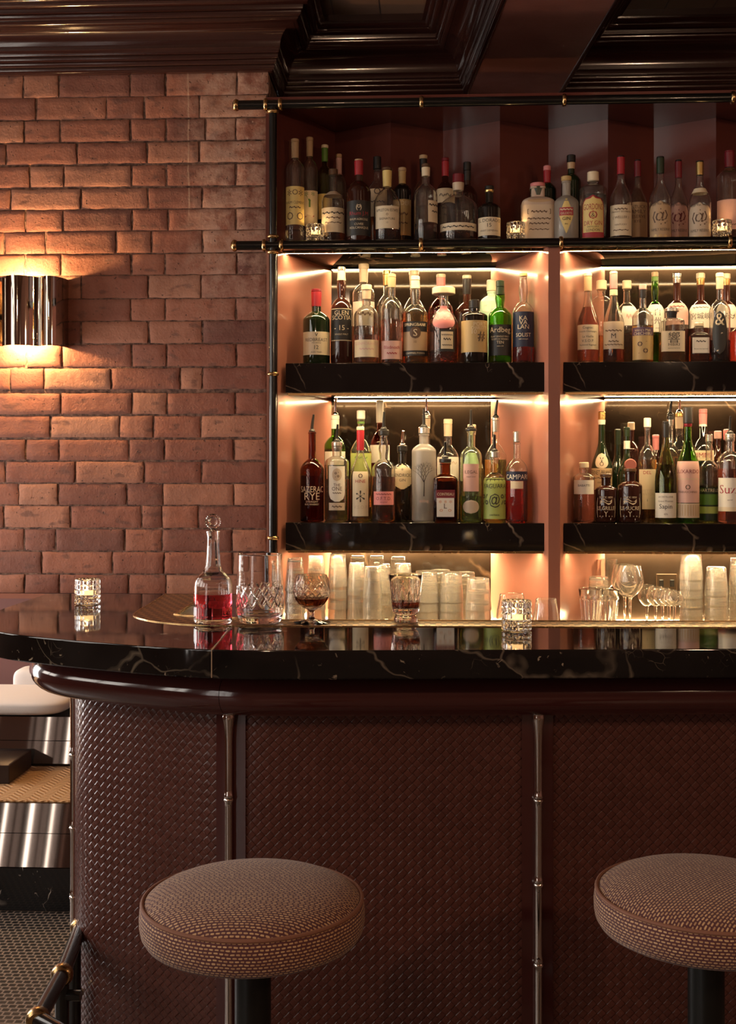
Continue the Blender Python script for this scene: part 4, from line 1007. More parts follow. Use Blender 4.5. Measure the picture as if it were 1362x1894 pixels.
sa('green glass bottle with black label and ornate white name', 925.5, 43, 519, 3.79, 'malt', 'green', ('yellow', 650), ('dkgreen', .09, 1.2), ('dkgreen', .08), [(600, 657, 'black', 1.25, 'rect', [mark('Ardbeg', 611, 13, 'cream', .95), mark('ISLAY SINGLE MALT', 622, 3, 'cream', .8), mark('SCOTCH WHISKY', 627, 3, 'cream', .7), mark('TEN', 633, 5, 'cream', .3), mark('years old', 640, 3, 'cream', .4)])])
sa('clear bottle with navy label at the right end of the upper left shelf', 968.5, 40, 505, 3.785, 'malt', 'clear', ('red', 640), ('ochre', .05, 1.2), None, [(576, 641, 'navy', 1.2, 'rect', [mark('KA', 588, 8, 'cream', .35), mark('VA', 596, 8, 'cream', .35), mark('LAN', 604, 8, 'cream', .5), mark('SOLIST', 619, 7, 'cream', .6), mark('cask strength', 627, 3, 'cream', .6)])])

GB = 'bottles on the upper right shelf'
def sb(label, cx, w, tp, Y, *a, **k): return bottle(label, cx, w, tp, Y, S1, *a, group=GB, **k)
sb('tan-capsuled clear bottle with script label and rosy brandy, leftmost on the upper right shelf', 1088, 40, 505, 3.79, 'cognac', 'clear', ('pink', 566), ('cream', .05, 1.2), ('tan', .15), [(600, 646, 'cream', 1.2, 'rect', [mark('Cognac', 606, 6, 'ink', .5), mark('Grande Champagne', 613, 4, 'ink', .9), mark('La Vieille', 622, 4, 'ink', .6), mark('V.S.O.P.', 630, 5, 'ink', .55), mark('Raymond Ragnaud', 638, 4, 'ink', .8)])])
sb('clear bottle with wide cream cap between the script-label and pink-capsule bottles', 1113, 38, 519, 3.90, 'cyl', 'clear', ('amber', 620), ('cream', .12, 1.35), None)
sb('clear brandy bottle with two-tone pink and cream capsule and crest label', 1135.5, 39, 502, 3.79, 'cognac', 'clear', ('dark', 640), ('cream', .04, 1.2), ('pink', .15), [(594, 645, 'parch', 1.2, 'rect', [mark('~~~~~', 611, 4, 'brown', .7), mark('M', 621, 9, 'ink', .35), mark('~~~', 631, 4, 'brown', .4), mark('~~~~~~', 637, 3, 'brown', .8)])], band=('cream', 533, 544))
sb('clear bottle with wide cream cap behind the purple-banded label bottle', 1160, 40, 519, 3.905, 'std', 'clear', ('dark', 615), ('cream', .11, 1.35), None, [(565, 602, 'white', .9, 'rect', [mark('~~~', 585, 10, 'rose', .5)], .2)])
sb('clear bottle with pink-topped black neck and purple-banded picture label', 1189.5, 39, 526, 3.785, 'rum', 'clear', ('gold', 600), ('rose', .08, 1.2), ('black', .09), [(605, 665, 'ochre', 1.2, 'rect', [mark('%', 642, 22, 'brown', .7)]), (605, 620, 'purple', 1.2, 'rect', [mark("Ichiro's Malt", 610, 4.5, 'cream', .9), mark('CHICHIBU', 616.5, 5.5, 'cream', .85)])])
sb('green bottle with cream label of two large black characters', 1212, 34, 503, 3.90, 'malt', 'green', ('lime', 560), ('tan', .06, 1.2), ('olive' if 0 else 'green', .04), [(562, 614, 'white', 1.3, 'rect', [mark('白', 577, 13, 'ink', .5), mark('州', 593, 13, 'ink', .5), mark('whisky', 607, 3, 'ink', .5)], .15)])
sb('short faceted bottle with glass stopper and cream label of one bold character', 1243, 42, 570, 3.79, 'cyl', 'clear', ('gold', 615), ('silver', .09, 1.7), ('black', .09), [(612, 650, 'cream', 1.1, 'rect', [mark('響', 624, 20, 'ink', .6), mark('HIBIKI', 637, 5, 'ink', .5), mark('japanese harmony', 644, 2.5, 'ink', .7)])], sq=7)
sb('dark bottle with grey cap and pale pink label behind the faceted bottle', 1252.5, 42, 505, 3.905, 'rum', 'dkbrown', None, ('silver', .06, 1.2), ('silver', .05), [(559, 600, 'rose', 1.35, 'rect', [mark('~~~~', 566, 4, 'wine', .6), mark('SINGLE MALT', 572, 3, 'wine', .8)])])
sb('small square bottle with white label between faceted and feather-etched bottles', 1293.5, 34, 597, 3.80, 'apoth', 'clear', ('dark', 618), ('cream', .12, 1.2), None, [(624, 653, 'white', .78, 'rect', [mark('~~~', 631, 4, 'ink', .6), mark('from the barrel', 645, 2.5, 'ink', .8)])], sq=7)
sb('dark bottle with cream cap and white label of three black characters', 1296.5, 42, 505, 3.905, 'rum', 'dkbrown', None, ('cream', .07, 1.25), ('gold', .06), [(562, 606, 'white', 1.35, 'rect', [mark('~~~~~', 568, 3, 'ink', .6), mark('宮城峡', 584, 12, 'ink', .85), mark('single malt', 596, 2.5, 'ink', .5)])])
sb('clear bottle etched with a dark feather and white scroll near the right edge', 1332, 38, 505, 3.79, 'rum', 'clear', ('cola', 628), ('cream', .06, 1.25), ('parch', .12), [(575, 655, 'black', .72, 'oval', [mark('&', 590, 22, 'cream', .6), mark('/', 632, 34, 'parch', .4)])])
sb('cream-capped dark bottle with white label behind the feather-etched bottle', 1344, 40, 506, 3.905, 'rum', 'dkbrown', None, ('cream', .07, 1.25), ('gold', .06), [(562, 606, 'white', 1.35, 'rect', [mark('~~', 584, 11, 'ink', .6)])])
sb('low rosy bottle cut by the right picture edge on the upper right shelf', 1368, 32, 578, 3.79, 'squat', 'pink', ('pink', 612), ('cream', .1, 1.2), None)

S2 = 1.0749; GC = 'bottles on the lower left shelf'
def sc_(label, cx, w, tp, Y, *a, **k): return bottle(label, cx, w, tp, Y, S2, *a, group=GC, **k)
sc_('dark rye bottle with black pourer and cream script on the glass, leftmost, lower left shelf', 577.5, 44, 767, 3.79, 'rum', 'brown', ('dark', 880), ('', .01), None, [(896, 940, None, 1.2, 'rect', [mark('SAZERAC', 905, 11, 'cream', .9), mark('RYE', 918, 13, 'cream', .55), mark('STRAIGHT', 928, 3.5, 'cream', .6), mark('RYE WHISKEY', 933, 3, 'cream', .6)])], pour=(799, 'black'))
sc_('green-tinted bottle with pourer and white label behind the plaque-label bottle', 620, 40, 736, 3.895, 'tall', 'green', ('lime', 830), ('white', .05, 1.2), ('white', .08), [(835, 860, 'white', 1.2, 'rect')], pour=(768, 'steel', .004))
sc_('clear bottle with white plaque label, ornate medallion and steel pourer', 623.5, 44, 785, 3.79, 'cyl', 'clear', ('rose', 886), ('silver', .07, 1.25), ('silver', .05), [(862, 928, 'white', .72, 'shield', [mark('THE', 897, 5, 'brown', .4), mark('ONE', 904, 7, 'brown', .6), mark('~~~~', 912, 3, 'brown', .5)]), (866, 890, 'parch', .4, 'oval', [mark('%', 878, 10, 'brown', .6)]), (930, 944, 'parch', .70, 'rect', [mark('~~~', 937, 4, 'brown', .6)])], pour=(817, 'black', .003))
sc_('white-capped clear bottle with green neck ring behind the red-foil bottle', 668, 40, 759, 3.895, 'std', 'pale', ('yellow', 835), ('white', .09, 1.25), None, [(838, 880, 'lime', 1.2, 'rect', [mark('~~', 846, 5, 'green', .5)])], band=('green', 779, 783))
sc_('clear brandy bottle with dull red foil and slanted cream label', 667, 40, 789, 3.795, 'slope', 'clear', ('amber', 905), ('cream', .05, 1.2), ('red', .20), [(872, 955, 'cream', .8, 'rect', [mark('o', 880, 8, 'brown', .3), mark('HINE', 890, 6, 'red', .8), mark('*', 918, 22, 'ink', .5), mark('V.S.O.P', 938, 6, 'parch', .9)])])
sc_('reddish bottle with tall white capsule and white label behind the skull-neck bottle', 703, 38, 740, 3.995, 'std', 'pink', ('red', 800), ('white', .03, 1.2), ('white', .16), [(823, 856, 'white', 1.2, 'rect')])
sc_('clear bottle with black pourer, amber rum and pink label', 710, 43, 762, 3.79, 'malt', 'clear', ('dark', 882), ('black', .07, 1.5), None, [(909, 934, 'pink', 1.0, 'rect', [mark('~~~~~~', 914, 3, 'wine', .7), mark('O.F.T.D.', 922, 6, 'wine', .9), mark('overproof', 929, 3, 'wine', .6)])], pour=(795, 'black', .002))
sc_('black apothecary bottle with cream hexagonal label and pourer', 744.5, 36, 797, 3.885, 'apoth', 'black', None, ('black', .09, 1.25), None, [(858, 905, 'cream', 1.15, 'hex', [mark('HENDRICKS', 879, 6, 'ink', .95), mark('GIN', 888, 5, 'ink', .4), mark('*', 868, 5, 'ink', .3)])], pour=(824, 'steel', .003))
sc_('tall clear bottle with pourer behind the white tree bottle', 789, 42, 737, 3.99, 'slope', 'clear', ('clear', 850), ('silver', .05, 1.25), ('parch', .09), pour=(766, 'steel', .0))
sc_('frosted white bottle printed with a bare black tree', 784.5, 45, 756, 3.815, 'cyl', 'frost', ('clear', 930), ('silver', .08, 1.25), None, [(843, 935, None, 1.3, 'rect', [mark('spling', 927, 7, 'rose', .55)])], pour=(790, 'black', .0))
sc_('clear bottle with cream cap and white label behind the small brown bottle', 829, 42, 775, 3.905, 'std', 'clear', ('clear', 850), ('cream', .06, 1.25), ('parch', .11), [(845, 890, 'white', 1.2, 'rect', [mark('~~~', 856, 6, 'parch', .7)])])
sc_('small square brown bottle with red band and white fruit label', 824, 45, 817, 3.775, 'apoth', 'brown', ('dark', 895), ('black', .08, 1.2), None, [(908, 956, 'white', .62, 'rect', [mark('* * *', 928, 6, 'orange', .8), mark('L', 936, 9, 'brown', .3), mark('o   o', 944, 5, 'orange', .8)]), (906, 921, 'wine', .66, 'rect', [mark('COINTREAU', 914, 5, 'cream', .9)])], pour=(848, 'black', .0), sq=7)
sc_('pale green mezcal bottle with tan label and black pourer', 871.6, 40, 758, 3.785, 'tall', 'pale', ('lime', 918), ('black', .04, 1.5), None, [(858, 909, 'rose', .78, 'rect', [mark('ILEGAL', 873, 6, 'brown', .8), mark('mezcal joven', 882, 3, 'brown', .8)]), (925, 950, 'parch', .8, 'oval')], pour=(792, 'black', .0))
sc_('clear bottle with pale green label behind the mezcal bottle', 873, 44, 785, 3.895, 'round', 'pale', ('clear', 830), ('cream', .05, 1.2), ('olive' if 0 else 'parch', .06), [(838, 866, 'mint', 1.25, 'rect')])
sc_('yellow cachaca bottle with ornate black and white label and pourer', 915, 43, 804, 3.79, 'rum', 'clear', ('yellow', 858), ('silver', .10, 1.5), None, [(884, 960, 'lime', 1.2, 'rect'), (881, 893, None, 1.2, 'rect', [mark('VVVVV', 886, 9, 'ink', .98)]), (893, 960, None, 1.2, 'rect', [mark('YAGUARA', 899, 8, 'ink', .92), mark('%@%', 926, 26, 'ink', .98), mark('cachaca', 952, 4, 'ink', .5)])], pour=(835, 'black', .0))
sc_('tall clear bottle with yellow spirit and pourer behind the ornate label bottle', 917, 40, 740, 3.895, 'std', 'clear', ('yellow', 850), ('silver', .04, 1.25), ('silver', .10), pour=(772, 'black', .006))
sc_('clear bottle of deep red aperitif with silver cap, right end, lower left shelf', 956.5, 40, 798, 3.79, 'rum', 'clear', ('red', 872), ('silver', .13, 1.1), None, [(872, 889, 'navy', 1.25, 'rect', [mark('CAMPARI', 882, 9, 'white', .95)]), (890, 904, 'cream', .6, 'rect')])

GD = 'bottles on the lower right shelf'
def sd(label, cx, w, tp, Y, *a, **k): return bottle(label, cx, w, tp, Y, S2, *a, group=GD, **k)
sd('small clear bottle with white stopper and white label, leftmost, lower right shelf', 1080.5, 39, 855, 3.785, 'cyl', 'clear', ('rose', 890), ('cream', .11, 1.25), None, [(888, 914, 'white', 1.15, 'rect', [mark('BABATTI', 898, 4, 'ink', .7)])])
sd('dark green bottle with gold cap, round eagle badge and tan label', 1113.5, 39, 761, 3.905, 'slope', 'dkgreen', None, ('gold', .085, 1.15), ('white', .035), [(838, 867, 'parch', .72, 'oval', [mark('v', 851, 10, 'ink', .6), mark('o', 858, 8, 'brown', .4)]), (866, 906, 'tan', 1.25, 'rect', [mark('FERNET-BRANCA', 874, 8, 'ink', .95), mark('~~~~', 884, 3, 'brown', .7), mark('milano', 892, 4, 'brown', .5)])])
EM = lambda a: [mark('(          )', 939, 36, 'cream', .95), mark('SINCE 1850', 920, 3.5, 'cream', .7), mark('~', 928, 11, 'cream', .55), mark(a, 940, 7, 'cream', .82), mark('Y', 950, 8, 'cream', .3), mark('. . . . .', 955, 2, 'cream', .6)]
sd('short dark brown bottle with flat stopper and round white leaping-animal print', 1121.5, 40, 876, 3.785, 'apoth', 'dkbrown', None, ('brown', .085, 1.35), None, [(914, 958, None, 1.0, 'rect', EM('LE GRILLE'))])
sd('short dark brown bottle with red wax seal and round white print', 1166, 44, 866, 3.785, 'apoth', 'dkbrown', None, ('brown', .08, 1.25), None, [(914, 958, None, 1.0, 'rect', EM('LE SUCRE'))])
sd('dark green bottle with foiled neck behind the left dark brown bottle', 1143, 34, 794, 3.98, 'slope', 'dkgreen', None, ('dkgreen', .03, 1.15), ('dkgreen', .14))
sd('dark green bottle with slanted white neck band behind the wax-seal bottle', 1160, 34, 790, 3.895, 'slope', 'dkgreen', None, ('dkgreen', .03, 1.15), ('dkgreen', .07), [], band=('white', 815, 830))
sd('cream-capped dark bottle rearmost behind the wax-seal bottle', 1168, 30, 781, 4.04, 'tall', 'dkbrown', None, ('parch', .09, 1.3), None)
sd('slender clear bottle with white cap and red-lettered cream label', 1198, 33, 773, 3.86, 'std', 'clear', ('gold', 850), ('white', .10, 1.3), None, [(868, 942, 'cream', 1.1, 'rect', [mark('DEL', 874, 6, 'red', .6), mark('PETIT', 908, 5, 'parch', .6), mark('CANTON', 914, 5, 'parch', .7), mark('i', 925, 5, 'ink', .3)])])
sd('dark bottle with pink-red capsule between the slender bottle and riesling-shaped bottle', 1213.5, 32, 804, 3.96, 'std', 'dkbrown', None, ('pink', .05, 1.3), ('pink', .13))
sd('tall slim green bottle with dark capsule and white label with looping script', 1232, 40, 779, 3.785, 'riesling', 'olive', ('lime', 860), ('black', .03, 1.1), ('black', .13), [(912, 958, 'white', 1.2, 'rect', [mark('LA DISTILLERIE', 919, 3, 'brown', .7), mark('Grand Premier', 927, 3.5, 'brown', .6), mark('Sapin', 938, 11, 'ink', .75), mark('45%', 951, 3, 'brown', .3)])])
sd('clear bottle with steel pourer behind the slim green bottle', 1240.5, 34, 742, 3.90, 'std', 'clear', ('gold', 830), ('black', .05, 1.25), ('silver', .05), pour=(768, 'black', .002))
sd('cream-collared clear bottle with tall pourer behind the straw-textured bottle', 1257, 40, 740, 4.0, 'std', 'clear', ('clear', 800), ('gold', .05, 1.25), ('parch', .10), pour=(763, 'steel', .0))
sd('green-necked bottle with tall black cap and ridged pinkish wrap label', 1273, 42, 753, 3.785, 'slope', 'green', ('clear', 853), ('black', .15, 1.45), ('wine', .02), [(853, 930, 'rose', 1.3, 'rect', [mark('LUXARDO', 872, 7, 'wine', .85), mark('o', 901, 9, 'brown', .3), mark('MARASCHINO', 910, 4, 'brown', .9), mark('~~~~~', 886, 4, 'parch', .8)]), (931, 958, 'parch', 1.3, 'rect', [mark('IIIIIIIIIII', 944, 20, 'tan', .95)])])
sd('dark bottle with pink capsule and red-lettered label behind the green-liqueur bottle', 1301, 40, 756, 3.90, 'std', 'black', None, ('pink', .05, 1.2), ('pink', .09), [(833, 852, 'cream', 1.3, 'rect', [mark('PIMMS', 842, 9, 'red', .8)])], band=('white', 784, 788))
sd('clear-necked bottle of green liqueur with dark green label', 1312, 38, 803, 3.83, 'rum', 'clear', ('lime', 898), ('silver', .10, 1.2), None, [(902, 963, 'dkgreen', 1.3, 'rect', [mark('CHARTREUSE', 907, 6, 'cream', .95), ]), (914, 934, 'green', 1.1, 'rect'), (937, 950, 'lime', 1.0, 'rect')])
sd('dark bottle with pink cap behind the green liqueur bottle', 1328.5, 34, 797, 3.985, 'std', 'dkbrown', None, ('rose', .10, 1.3), None)
sd('pink-capped dark bottle rearmost at the right picture edge', 1345.5, 34, 794, 3.985, 'std', 'dkbrown', None, ('pink', .13, 1.3), None)
sd('amber bottle with pourer and white label of red letters at the right edge', 1351, 44, 770, 3.775, 'tall', 'clear', ('dark', 867), ('silver', .06, 1.2), ('silver', .03), [(884, 944, 'white', 1.2, 'rect', [mark('Suze', 905, 16, 'red', .8), mark('aperitif', 925, 3, 'brown', .5)]), (938, 946, 'cream', 1.2, 'rect')], pour=(802, 'black', .0))
# the printed tree on the frosted bottle
def tree_print():
    root = [o for o in bpy.data.objects if o.get('label', '').startswith('frosted white bottle printed')][0]
    Yb = root.location.y; s_ = mpp(784.5, Yb); r = 22.5 * s_; a0 = math.atan2(-Yb, -root.location.x)
    zp = lambda py: at(784.5, py, Yb - r).z - S2
    v = []; f = []; rnd = random.Random(3)
    def seg(x0, z0, x1, z1, w0, w1):
        d = Vector((x1 - x0, z1 - z0)); n_ = Vector((-d.y, d.x)).normalized(); i = len(v)
        for x, z, w in ((x0, z0, w0), (x1, z1, w1)):
            for s2 in (-1, 1):
                a = a0 + (x + n_.x * w * s2) / r; v.append(((r + .0007) * math.cos(a), (r + .0007) * math.sin(a), z + n_.y * w * s2))
        f.append((i, i + 1, i + 3, i + 2))
    def grow(x, z, ang, L, w, d):
        x1, z1 = x + math.sin(ang) * L, z + math.cos(ang) * L
        seg(x, z, x1, z1, w, w * .7)
        if d > 0:
            for k in (-1, 1): grow(x1, z1, ang * .8 + k * rnd.uniform(.25, .6), L * rnd.uniform(.68, .85), w * .66, d - 1)
    grow(0, zp(918), 0.02, (zp(890) - zp(918)), .0016, 0)
    for k in (-.5, -.1, .35): grow(0, zp(892), k, .018, .0011, 5)
    mesh('tree_print', v, f, paint('ink'), root, False)
tree_print()
def wax_seal():
    root = [o for o in bpy.data.objects if o.get('label', '').startswith('short dark brown bottle with red wax')][0]
    MB().lathe([(0, -.003), (.017, -.003), (.0195, 0), (.017, .003), (.013, .0035), (0, .0028)], 24, axis='y', off=(0, -.006, at(1166, 861, 3.78).z - S2 + .002)).build('wax_seal', plain('faded_red_wax', (.40, .12, .09), .45), root)
wax_seal()
# ------------------------------------------------------------------ glassware
GL = glass('clear_drinking_glass', (.99, .97, .93), .0, 1.47, .03)
GLR = glass('ribbed_tumbler_glass', (.985, .955, .88), .05, 1.47, .13)
GLT = glass('faintly_smoked_glass', (.93, .86, .77), 0, 1.47)
CR = glass('lead_crystal', (.99, .985, .975), 0, 1.54)
def groove(a, z, N, tw, w):
    u = (a * N / (2 * PI) + z * tw) % 1; d = abs(u - .5) * 2
    return max(0, 1 - d / w)
def diamond(z0, z1, N, tw, depth, w=.17):
    def m(a, z, r):
        if z < z0 or z > z1: return r
        f = min(1, (z - z0) / .004, (z1 - z) / .004)
        return r - depth * f * max(groove(a, z, N, tw, w), groove(a, z, N, -tw, w))
    return m
def fill(P, step=.0016):
    out = []
    for (r0, z0), (r1, z1) in zip(P, P[1:]):
        n = max(1, int(math.hypot(r1 - r0, z1 - z0) / step))
        for k in range(n): out.append((r0 + (r1 - r0) * k / n, z0 + (z1 - z0) * k / n))
    return out + [P[-1]]
def rat(O, z):
    best = O[-1][0]
    for (r0, a), (r1, b) in zip(O, O[1:]):
        if a <= z <= b and b > a: best = r0 + (r1 - r0) * (z - a) / (b - a)
    return best
def vessel(outer, wall, base, root, name, mat, n=40, mod=None, dense=False):
    "a glass from its outer outline: wall thickness, base thickness; outer runs from the foot centre up to the rim"
    zmax = outer[-1][1]
    rb = rat(outer, base + .004) - wall
    inn = [(0, base), (rb * .78, base + .0006), (rb, base + .004)] + [(max(r - wall, .0005), z) for r, z in outer if z > base + .006]
    rim = [(outer[-1][0] - wall * .25, zmax + wall * .35), (outer[-1][0] - wall * .75, zmax + wall * .35)]
    O = fill(outer) if dense else outer
    prof = O + rim + inn[::-1]
    v, f = lathe(prof, n, 0, (lambda a, z, r: r) if not mod else None)
    if mod:
        v = []; f = []; k0 = len(O); v2, f = lathe(prof, n); v = v2
        # modulate only the outer wall
        idx = 0; cnt = 0; out = []
        i = 0
        for pi_, (r, z) in enumerate(prof):
            m_ = 1 if r < 1e-6 else n
            for k in range(m_):
                x, y, zz = v[i]
                if pi_ < k0 and m_ == n:
                    a = 2 * PI * k / n; q = mod(a, zz, r); x, y = q * math.cos(a), q * math.sin(a)
                out.append((x, y, zz)); i += 1
        v = out
    return mesh(name, v, f, mat, root, True, .6)
def drink(inner, z0, z1, root, mat, n=32):
    "liquid between two heights inside an inner outline"
    P = [(0, z0)]; inner = fill(inner, .004)
    for (r0, a), (r1, b) in zip(inner, inner[1:]):
        if a >= z0 and a < z1: P.append((r0 + .0004, a))
        if a < z1 <= b: P.append((r0 + (r1 - r0) * (z1 - a) / (b - a) + .0004, z1))
    P.append((0, z1))
    v, f = lathe(P, n); return mesh('liquid', v, f, mat, root, True, .6)
BZ = BAR + .0009
def onbar(px, py, dz=0): p = atz(px, py, BAR); return (p.x, p.y, BZ + dz)
# --- candle holders
FL = emit('candle_flame', (1.0, .62, .26), 260.0)
WAX = NT('lit_candle_wax'); WAX.set(Base_Color=(.85, .66, .42), Roughness=.5, Emission_Color=(1.0, .55, .2), Emission_Strength=2.2); WAX = WAX.m
def grid(N, per, depth):
    def m(a, z, r):
        u = abs((a * N / (2 * PI)) % 1 - .5) * 2; q = abs((z / per) % 1 - .5) * 2
        return r - depth * max(0, max(u, q) - .72) / .28
    return m
def candle(label, loc_, r, h, group):
    c = thing('candle_holder', label, 'candle', loc_, group)
    O = [(0, 0), (r - .002, 0), (r, .002), (r, h - .001)]
    vessel(O, .0052, .024 * h / .077, c, 'glass_holder', CR, 64, grid(16, h / 5, .0024), True)
    wl = h * .56; b_ = .026 * h / .077
    MB().lathe([(0, b_), (r - .012, b_), (r - .012, wl), (r - .014, wl + .001), (r - .018, wl - .0015), (0, wl - .002)], 28).build('tealight', WAX, c)
    MB().lathe([(0, wl), (.0022, wl + .002), (.0042, wl + .007), (.0030, wl + .013), (.0008, wl + .019), (0, wl + .020)], 12).build('flame', FL, c)
    return c
GC_ = 'lit candles in square-cut glass holders'
c0 = candle('lit candle in a square-cut glass holder on the left end of the bar top', onbar(162, 1117.5), .0302, .059, GC_)
dup(c0, onbar(956, 1166), 'lit candle in a square-cut glass holder on the bar top under the cabinet divider', GC_)
c1 = candle('small lit glass candle on the top shelf beside the tree-label bottle', (at(583, 440, 3.748).x, 3.748, 1.9575), .029, .056, GC_)
dup(c1, (at(954.5, 440, 3.748).x, 3.748, 1.9575), 'small lit glass candle on the top shelf left of the wax paper bottle', GC_)
dup(c1, (at(1336, 440, 3.748).x, 3.748, 1.9575), 'small lit glass candle on the top shelf near the right picture edge', GC_)
# --- decanter
dc = thing('decanter', 'glass decanter of red liquid with a round notched stopper on the bar top', 'decanter', onbar(394, 1153.5))
m_ = 3.245 / F
dpx = lambda py: (1155.5 - py) * m_
O = [(0, .003), (.042, .001), (.046, 0), (.0515, .003), (.0525, .007), (.0525, dpx(1112)), (.0522, dpx(1086)), (.0515, dpx(1080)), (.048, dpx(1073)), (.038, dpx(1066)), (.0275, dpx(1059)), (.0225, dpx(1050)), (.0195, dpx(1035)), (.0178, dpx(1015)), (.0168, dpx(1000)), (.0172, dpx(990)), (.0188, dpx(987)), (.0186, dpx(984.5))]
def flutes(a, z, r):
    if .006 < z < .056:
        k = min(1, (z - .006) / .004, (.056 - z) / .010); k = max(0, k)
        u = abs((a * 9 / (2 * PI)) % 1 - .5) * 2
        return r - k * .0022 * (1 - u ** 3)
    if z > dpx(1050) and z < dpx(992):
        return r - .0012 * abs(math.sin(a * 4))
    return r
vessel(O, .0032, .012, dc, 'glass_body', CR, 90, flutes, True)
inn = [(0, .0125), (.037, .0131), (.0493, .016)] + [(max(r - .0032, .0005), z) for r, z in O if z > .03]
drink(inn, .0126, dpx(1100), dc, glass('ruby_liqueur', (.74, .07, .11), 0, 1.35), 48)
st_ = MB(); st_.lathe([(0, dpx(1000)), (.0125, dpx(1000)), (.0135, dpx(985)), (.009, dpx(982)), (.0075, dpx(979)), (0, dpx(978))], 24)
hc = dpx(966.5)
def notch(a, z, r): return r * (1 - .055 * (abs(math.sin(a * 12)) > .6) * (r > .015))
st_.lathe([(0, -.0085), (.008, -.0085), (.013, -.0055), (.0185, -.0055), (.0218, -.002), (.0218, .002), (.0185, .0055), (.013, .0055), (.008, .0085), (0, .0085)], 96, mod=notch, axis='y', off=(0, 0, hc))
st_.build('stopper', CR, dc, True, .5)
# --- mixing glass
mg = thing('mixing_glass', 'tall cut-crystal mixing glass between decanter and goblet on the bar', 'mixing glass', onbar(481, 1152))
q = 3.25 / F; H_ = 127 * q
O = [(0, .003), (.03, .002), (.05, 0), (.056, .003), (.060, .010), (.0645, .024), (.0662, .038), (.0660, .055), (.0645, .095), (.0620, .145), (.0610, H_)]
vessel(O, .0042, .020, mg, 'cut_glass', CR, 220, diamond(.046, .104, 16, 22, .0034, .2), True)
# --- cut goblet
gb = thing('brandy_goblet', 'cut-glass stemmed goblet of dark liquor on the bar', 'goblet', onbar(577, 1152.5))
gy = lambda py: (1156 - py) * q
O = [(0, .0045), (.012, .0035), (.040, .0012), (.0505, 0), (.0515, .001), (.050, .0025), (.030, .006), (.011, .0105), (.0068, .016), (.0062, .022), (.0085, gy(1139)), (.0062, gy(1136)), (.0100, gy(1132)),
     (.022, gy(1128.5)), (.036, gy(1121)), (.0455, gy(1112)), (.0512, gy(1101)), (.0518, gy(1094)), (.0500, gy(1084)), (.0455, gy(1074)), (.0415, gy(1067.5))]
bowl = [(max(r - .0022, .0005), z) for r, z in O if z > gy(1127)]
vessel(O, .0022, gy(1127), gb, 'cut_glass', GLT, 200, diamond(gy(1111), gy(1079), 15, 34, .0016, .14), True)
drink([(0, gy(1126.5))] + bowl, gy(1126), gy(1109.5), gb, glass('dark_liquor', (.20, .05, .015), 0, 1.35), 40)
# --- cut footed tumbler
ft = thing('footed_tumbler', 'smoky cut-glass footed tumbler on the bar drip tray', 'tumbler', onbar(751, 1150.5))
ty = lambda py: (1156 - py) * q
O = [(0, .003), (.025, .002), (.0305, 0), (.0325, .003), (.0325, .011), (.030, .0155), (.0275, .018), (.0285, .0205), (.0335, .024), (.0368, .030), (.0385, .042), (.0412, ty(1110)), (.0445, ty(1085)), (.0478, ty(1068))]
vessel(O, .0034, .036, ft, 'cut_glass', GLT, 200, diamond(.034, ty(1083), 14, 15, .0020, .13), True)
inn = [(0, .0365), (.026, .0371), (.0342, .040)] + [(max(r - .0034, .0005), z) for r, z in O if z > .041]
drink(inn, .0366, .056, ft, glass('dark_liquor', (.20, .05, .015), 0, 1.35), 40)
def bake(root, S):
    for c in root.children: 
        for v in c.data.vertices: v.co *= S
for o_ in (dc, mg, gb, ft): bake(o_, SB_)
# --- glasses on the back counter
CZ = ZCN + .0005
def ribs(N, d, z0, z1):
    def m(a, z, r):
        k = max(0, min(1, (z - z0) / .004, (z1 - z) / .004))
        return r - d * k * (.5 + .5 * math.cos(a * N))
    return m
def inverted(name, label, loc_, r0, r1, h, wall, N, d, group, cat='tumbler'):
    root = thing(name, label, cat, loc_, group)
    O = [(0, 0.001), (r1 * .8, .0005), (r1 - .002, 0), (r1, .004), (r1 + (r0 - r1) * .35, h * .35), (r1 + (r0 - r1) * .7, h * .7), (r0, h - .001)]
    ob = vessel(O, wall, .008, root, 'glass_body', GLR, 36, ribs(N, d, .012, h * .6) if N else None, False)
    me = ob.data
    for vv in me.vertices: vv.co.z = h - vv.co.z
    me.flip_normals()
    return root
GS = 'nested upside-down tumblers on the back counter'
protoA = inverted('tumbler', 'x', (0, 0, 0), .0325, .0245, .104, .0022, 18, .0008, GS)
protoB = inverted('tumbler', 'x', (0, 0, 0), .0400, .0335, .096, .0024, 24, .0008, GS)
used = set()
ORD = ['lowest', 'second', 'third', 'fourth', 'fifth', 'sixth', 'seventh', 'eighth', 'ninth', 'tenth']
def stack(px, w, tp, Y, where, proto, r0, h0, step):
    s_ = mpp(px, Y); sc0 = (w / 2 * s_) / r0
    zt = at(px, tp, Y).z; H = zt - CZ; st = step * sc0; h = h0 * sc0
    n = max(1, round((H - h) / st) + 1); st = (H - h) / (n - 1) if n > 1 else 0
    for i in range(n):
        nm = ORD[i] if i < n - 1 or n == 1 else 'topmost'
        lab = '%s upturned tumbler of the stack %s' % (nm if nm in ('lowest', 'topmost') else nm + ' from bottom', where)
        loc_ = (at(px, 863, Y).x, Y, CZ + i * st)
        if id(proto) not in used:
            used.add(id(proto)); r = proto; r.location = loc_; r['label'] = lab
        else: r = dup(proto, loc_, lab, GS, i * .37)
        r.scale = (sc0, sc0, sc0)
SA = lambda px, w, tp, Y, where: stack(px, w, tp, Y, where, protoA, .0325, .104, .038)
SB = lambda px, w, tp, Y, where: stack(px, w, tp, Y, where, protoB, .0400, .096, .030)
SA(546, 38, 1032, 3.70, 'right beside the mixing glass')
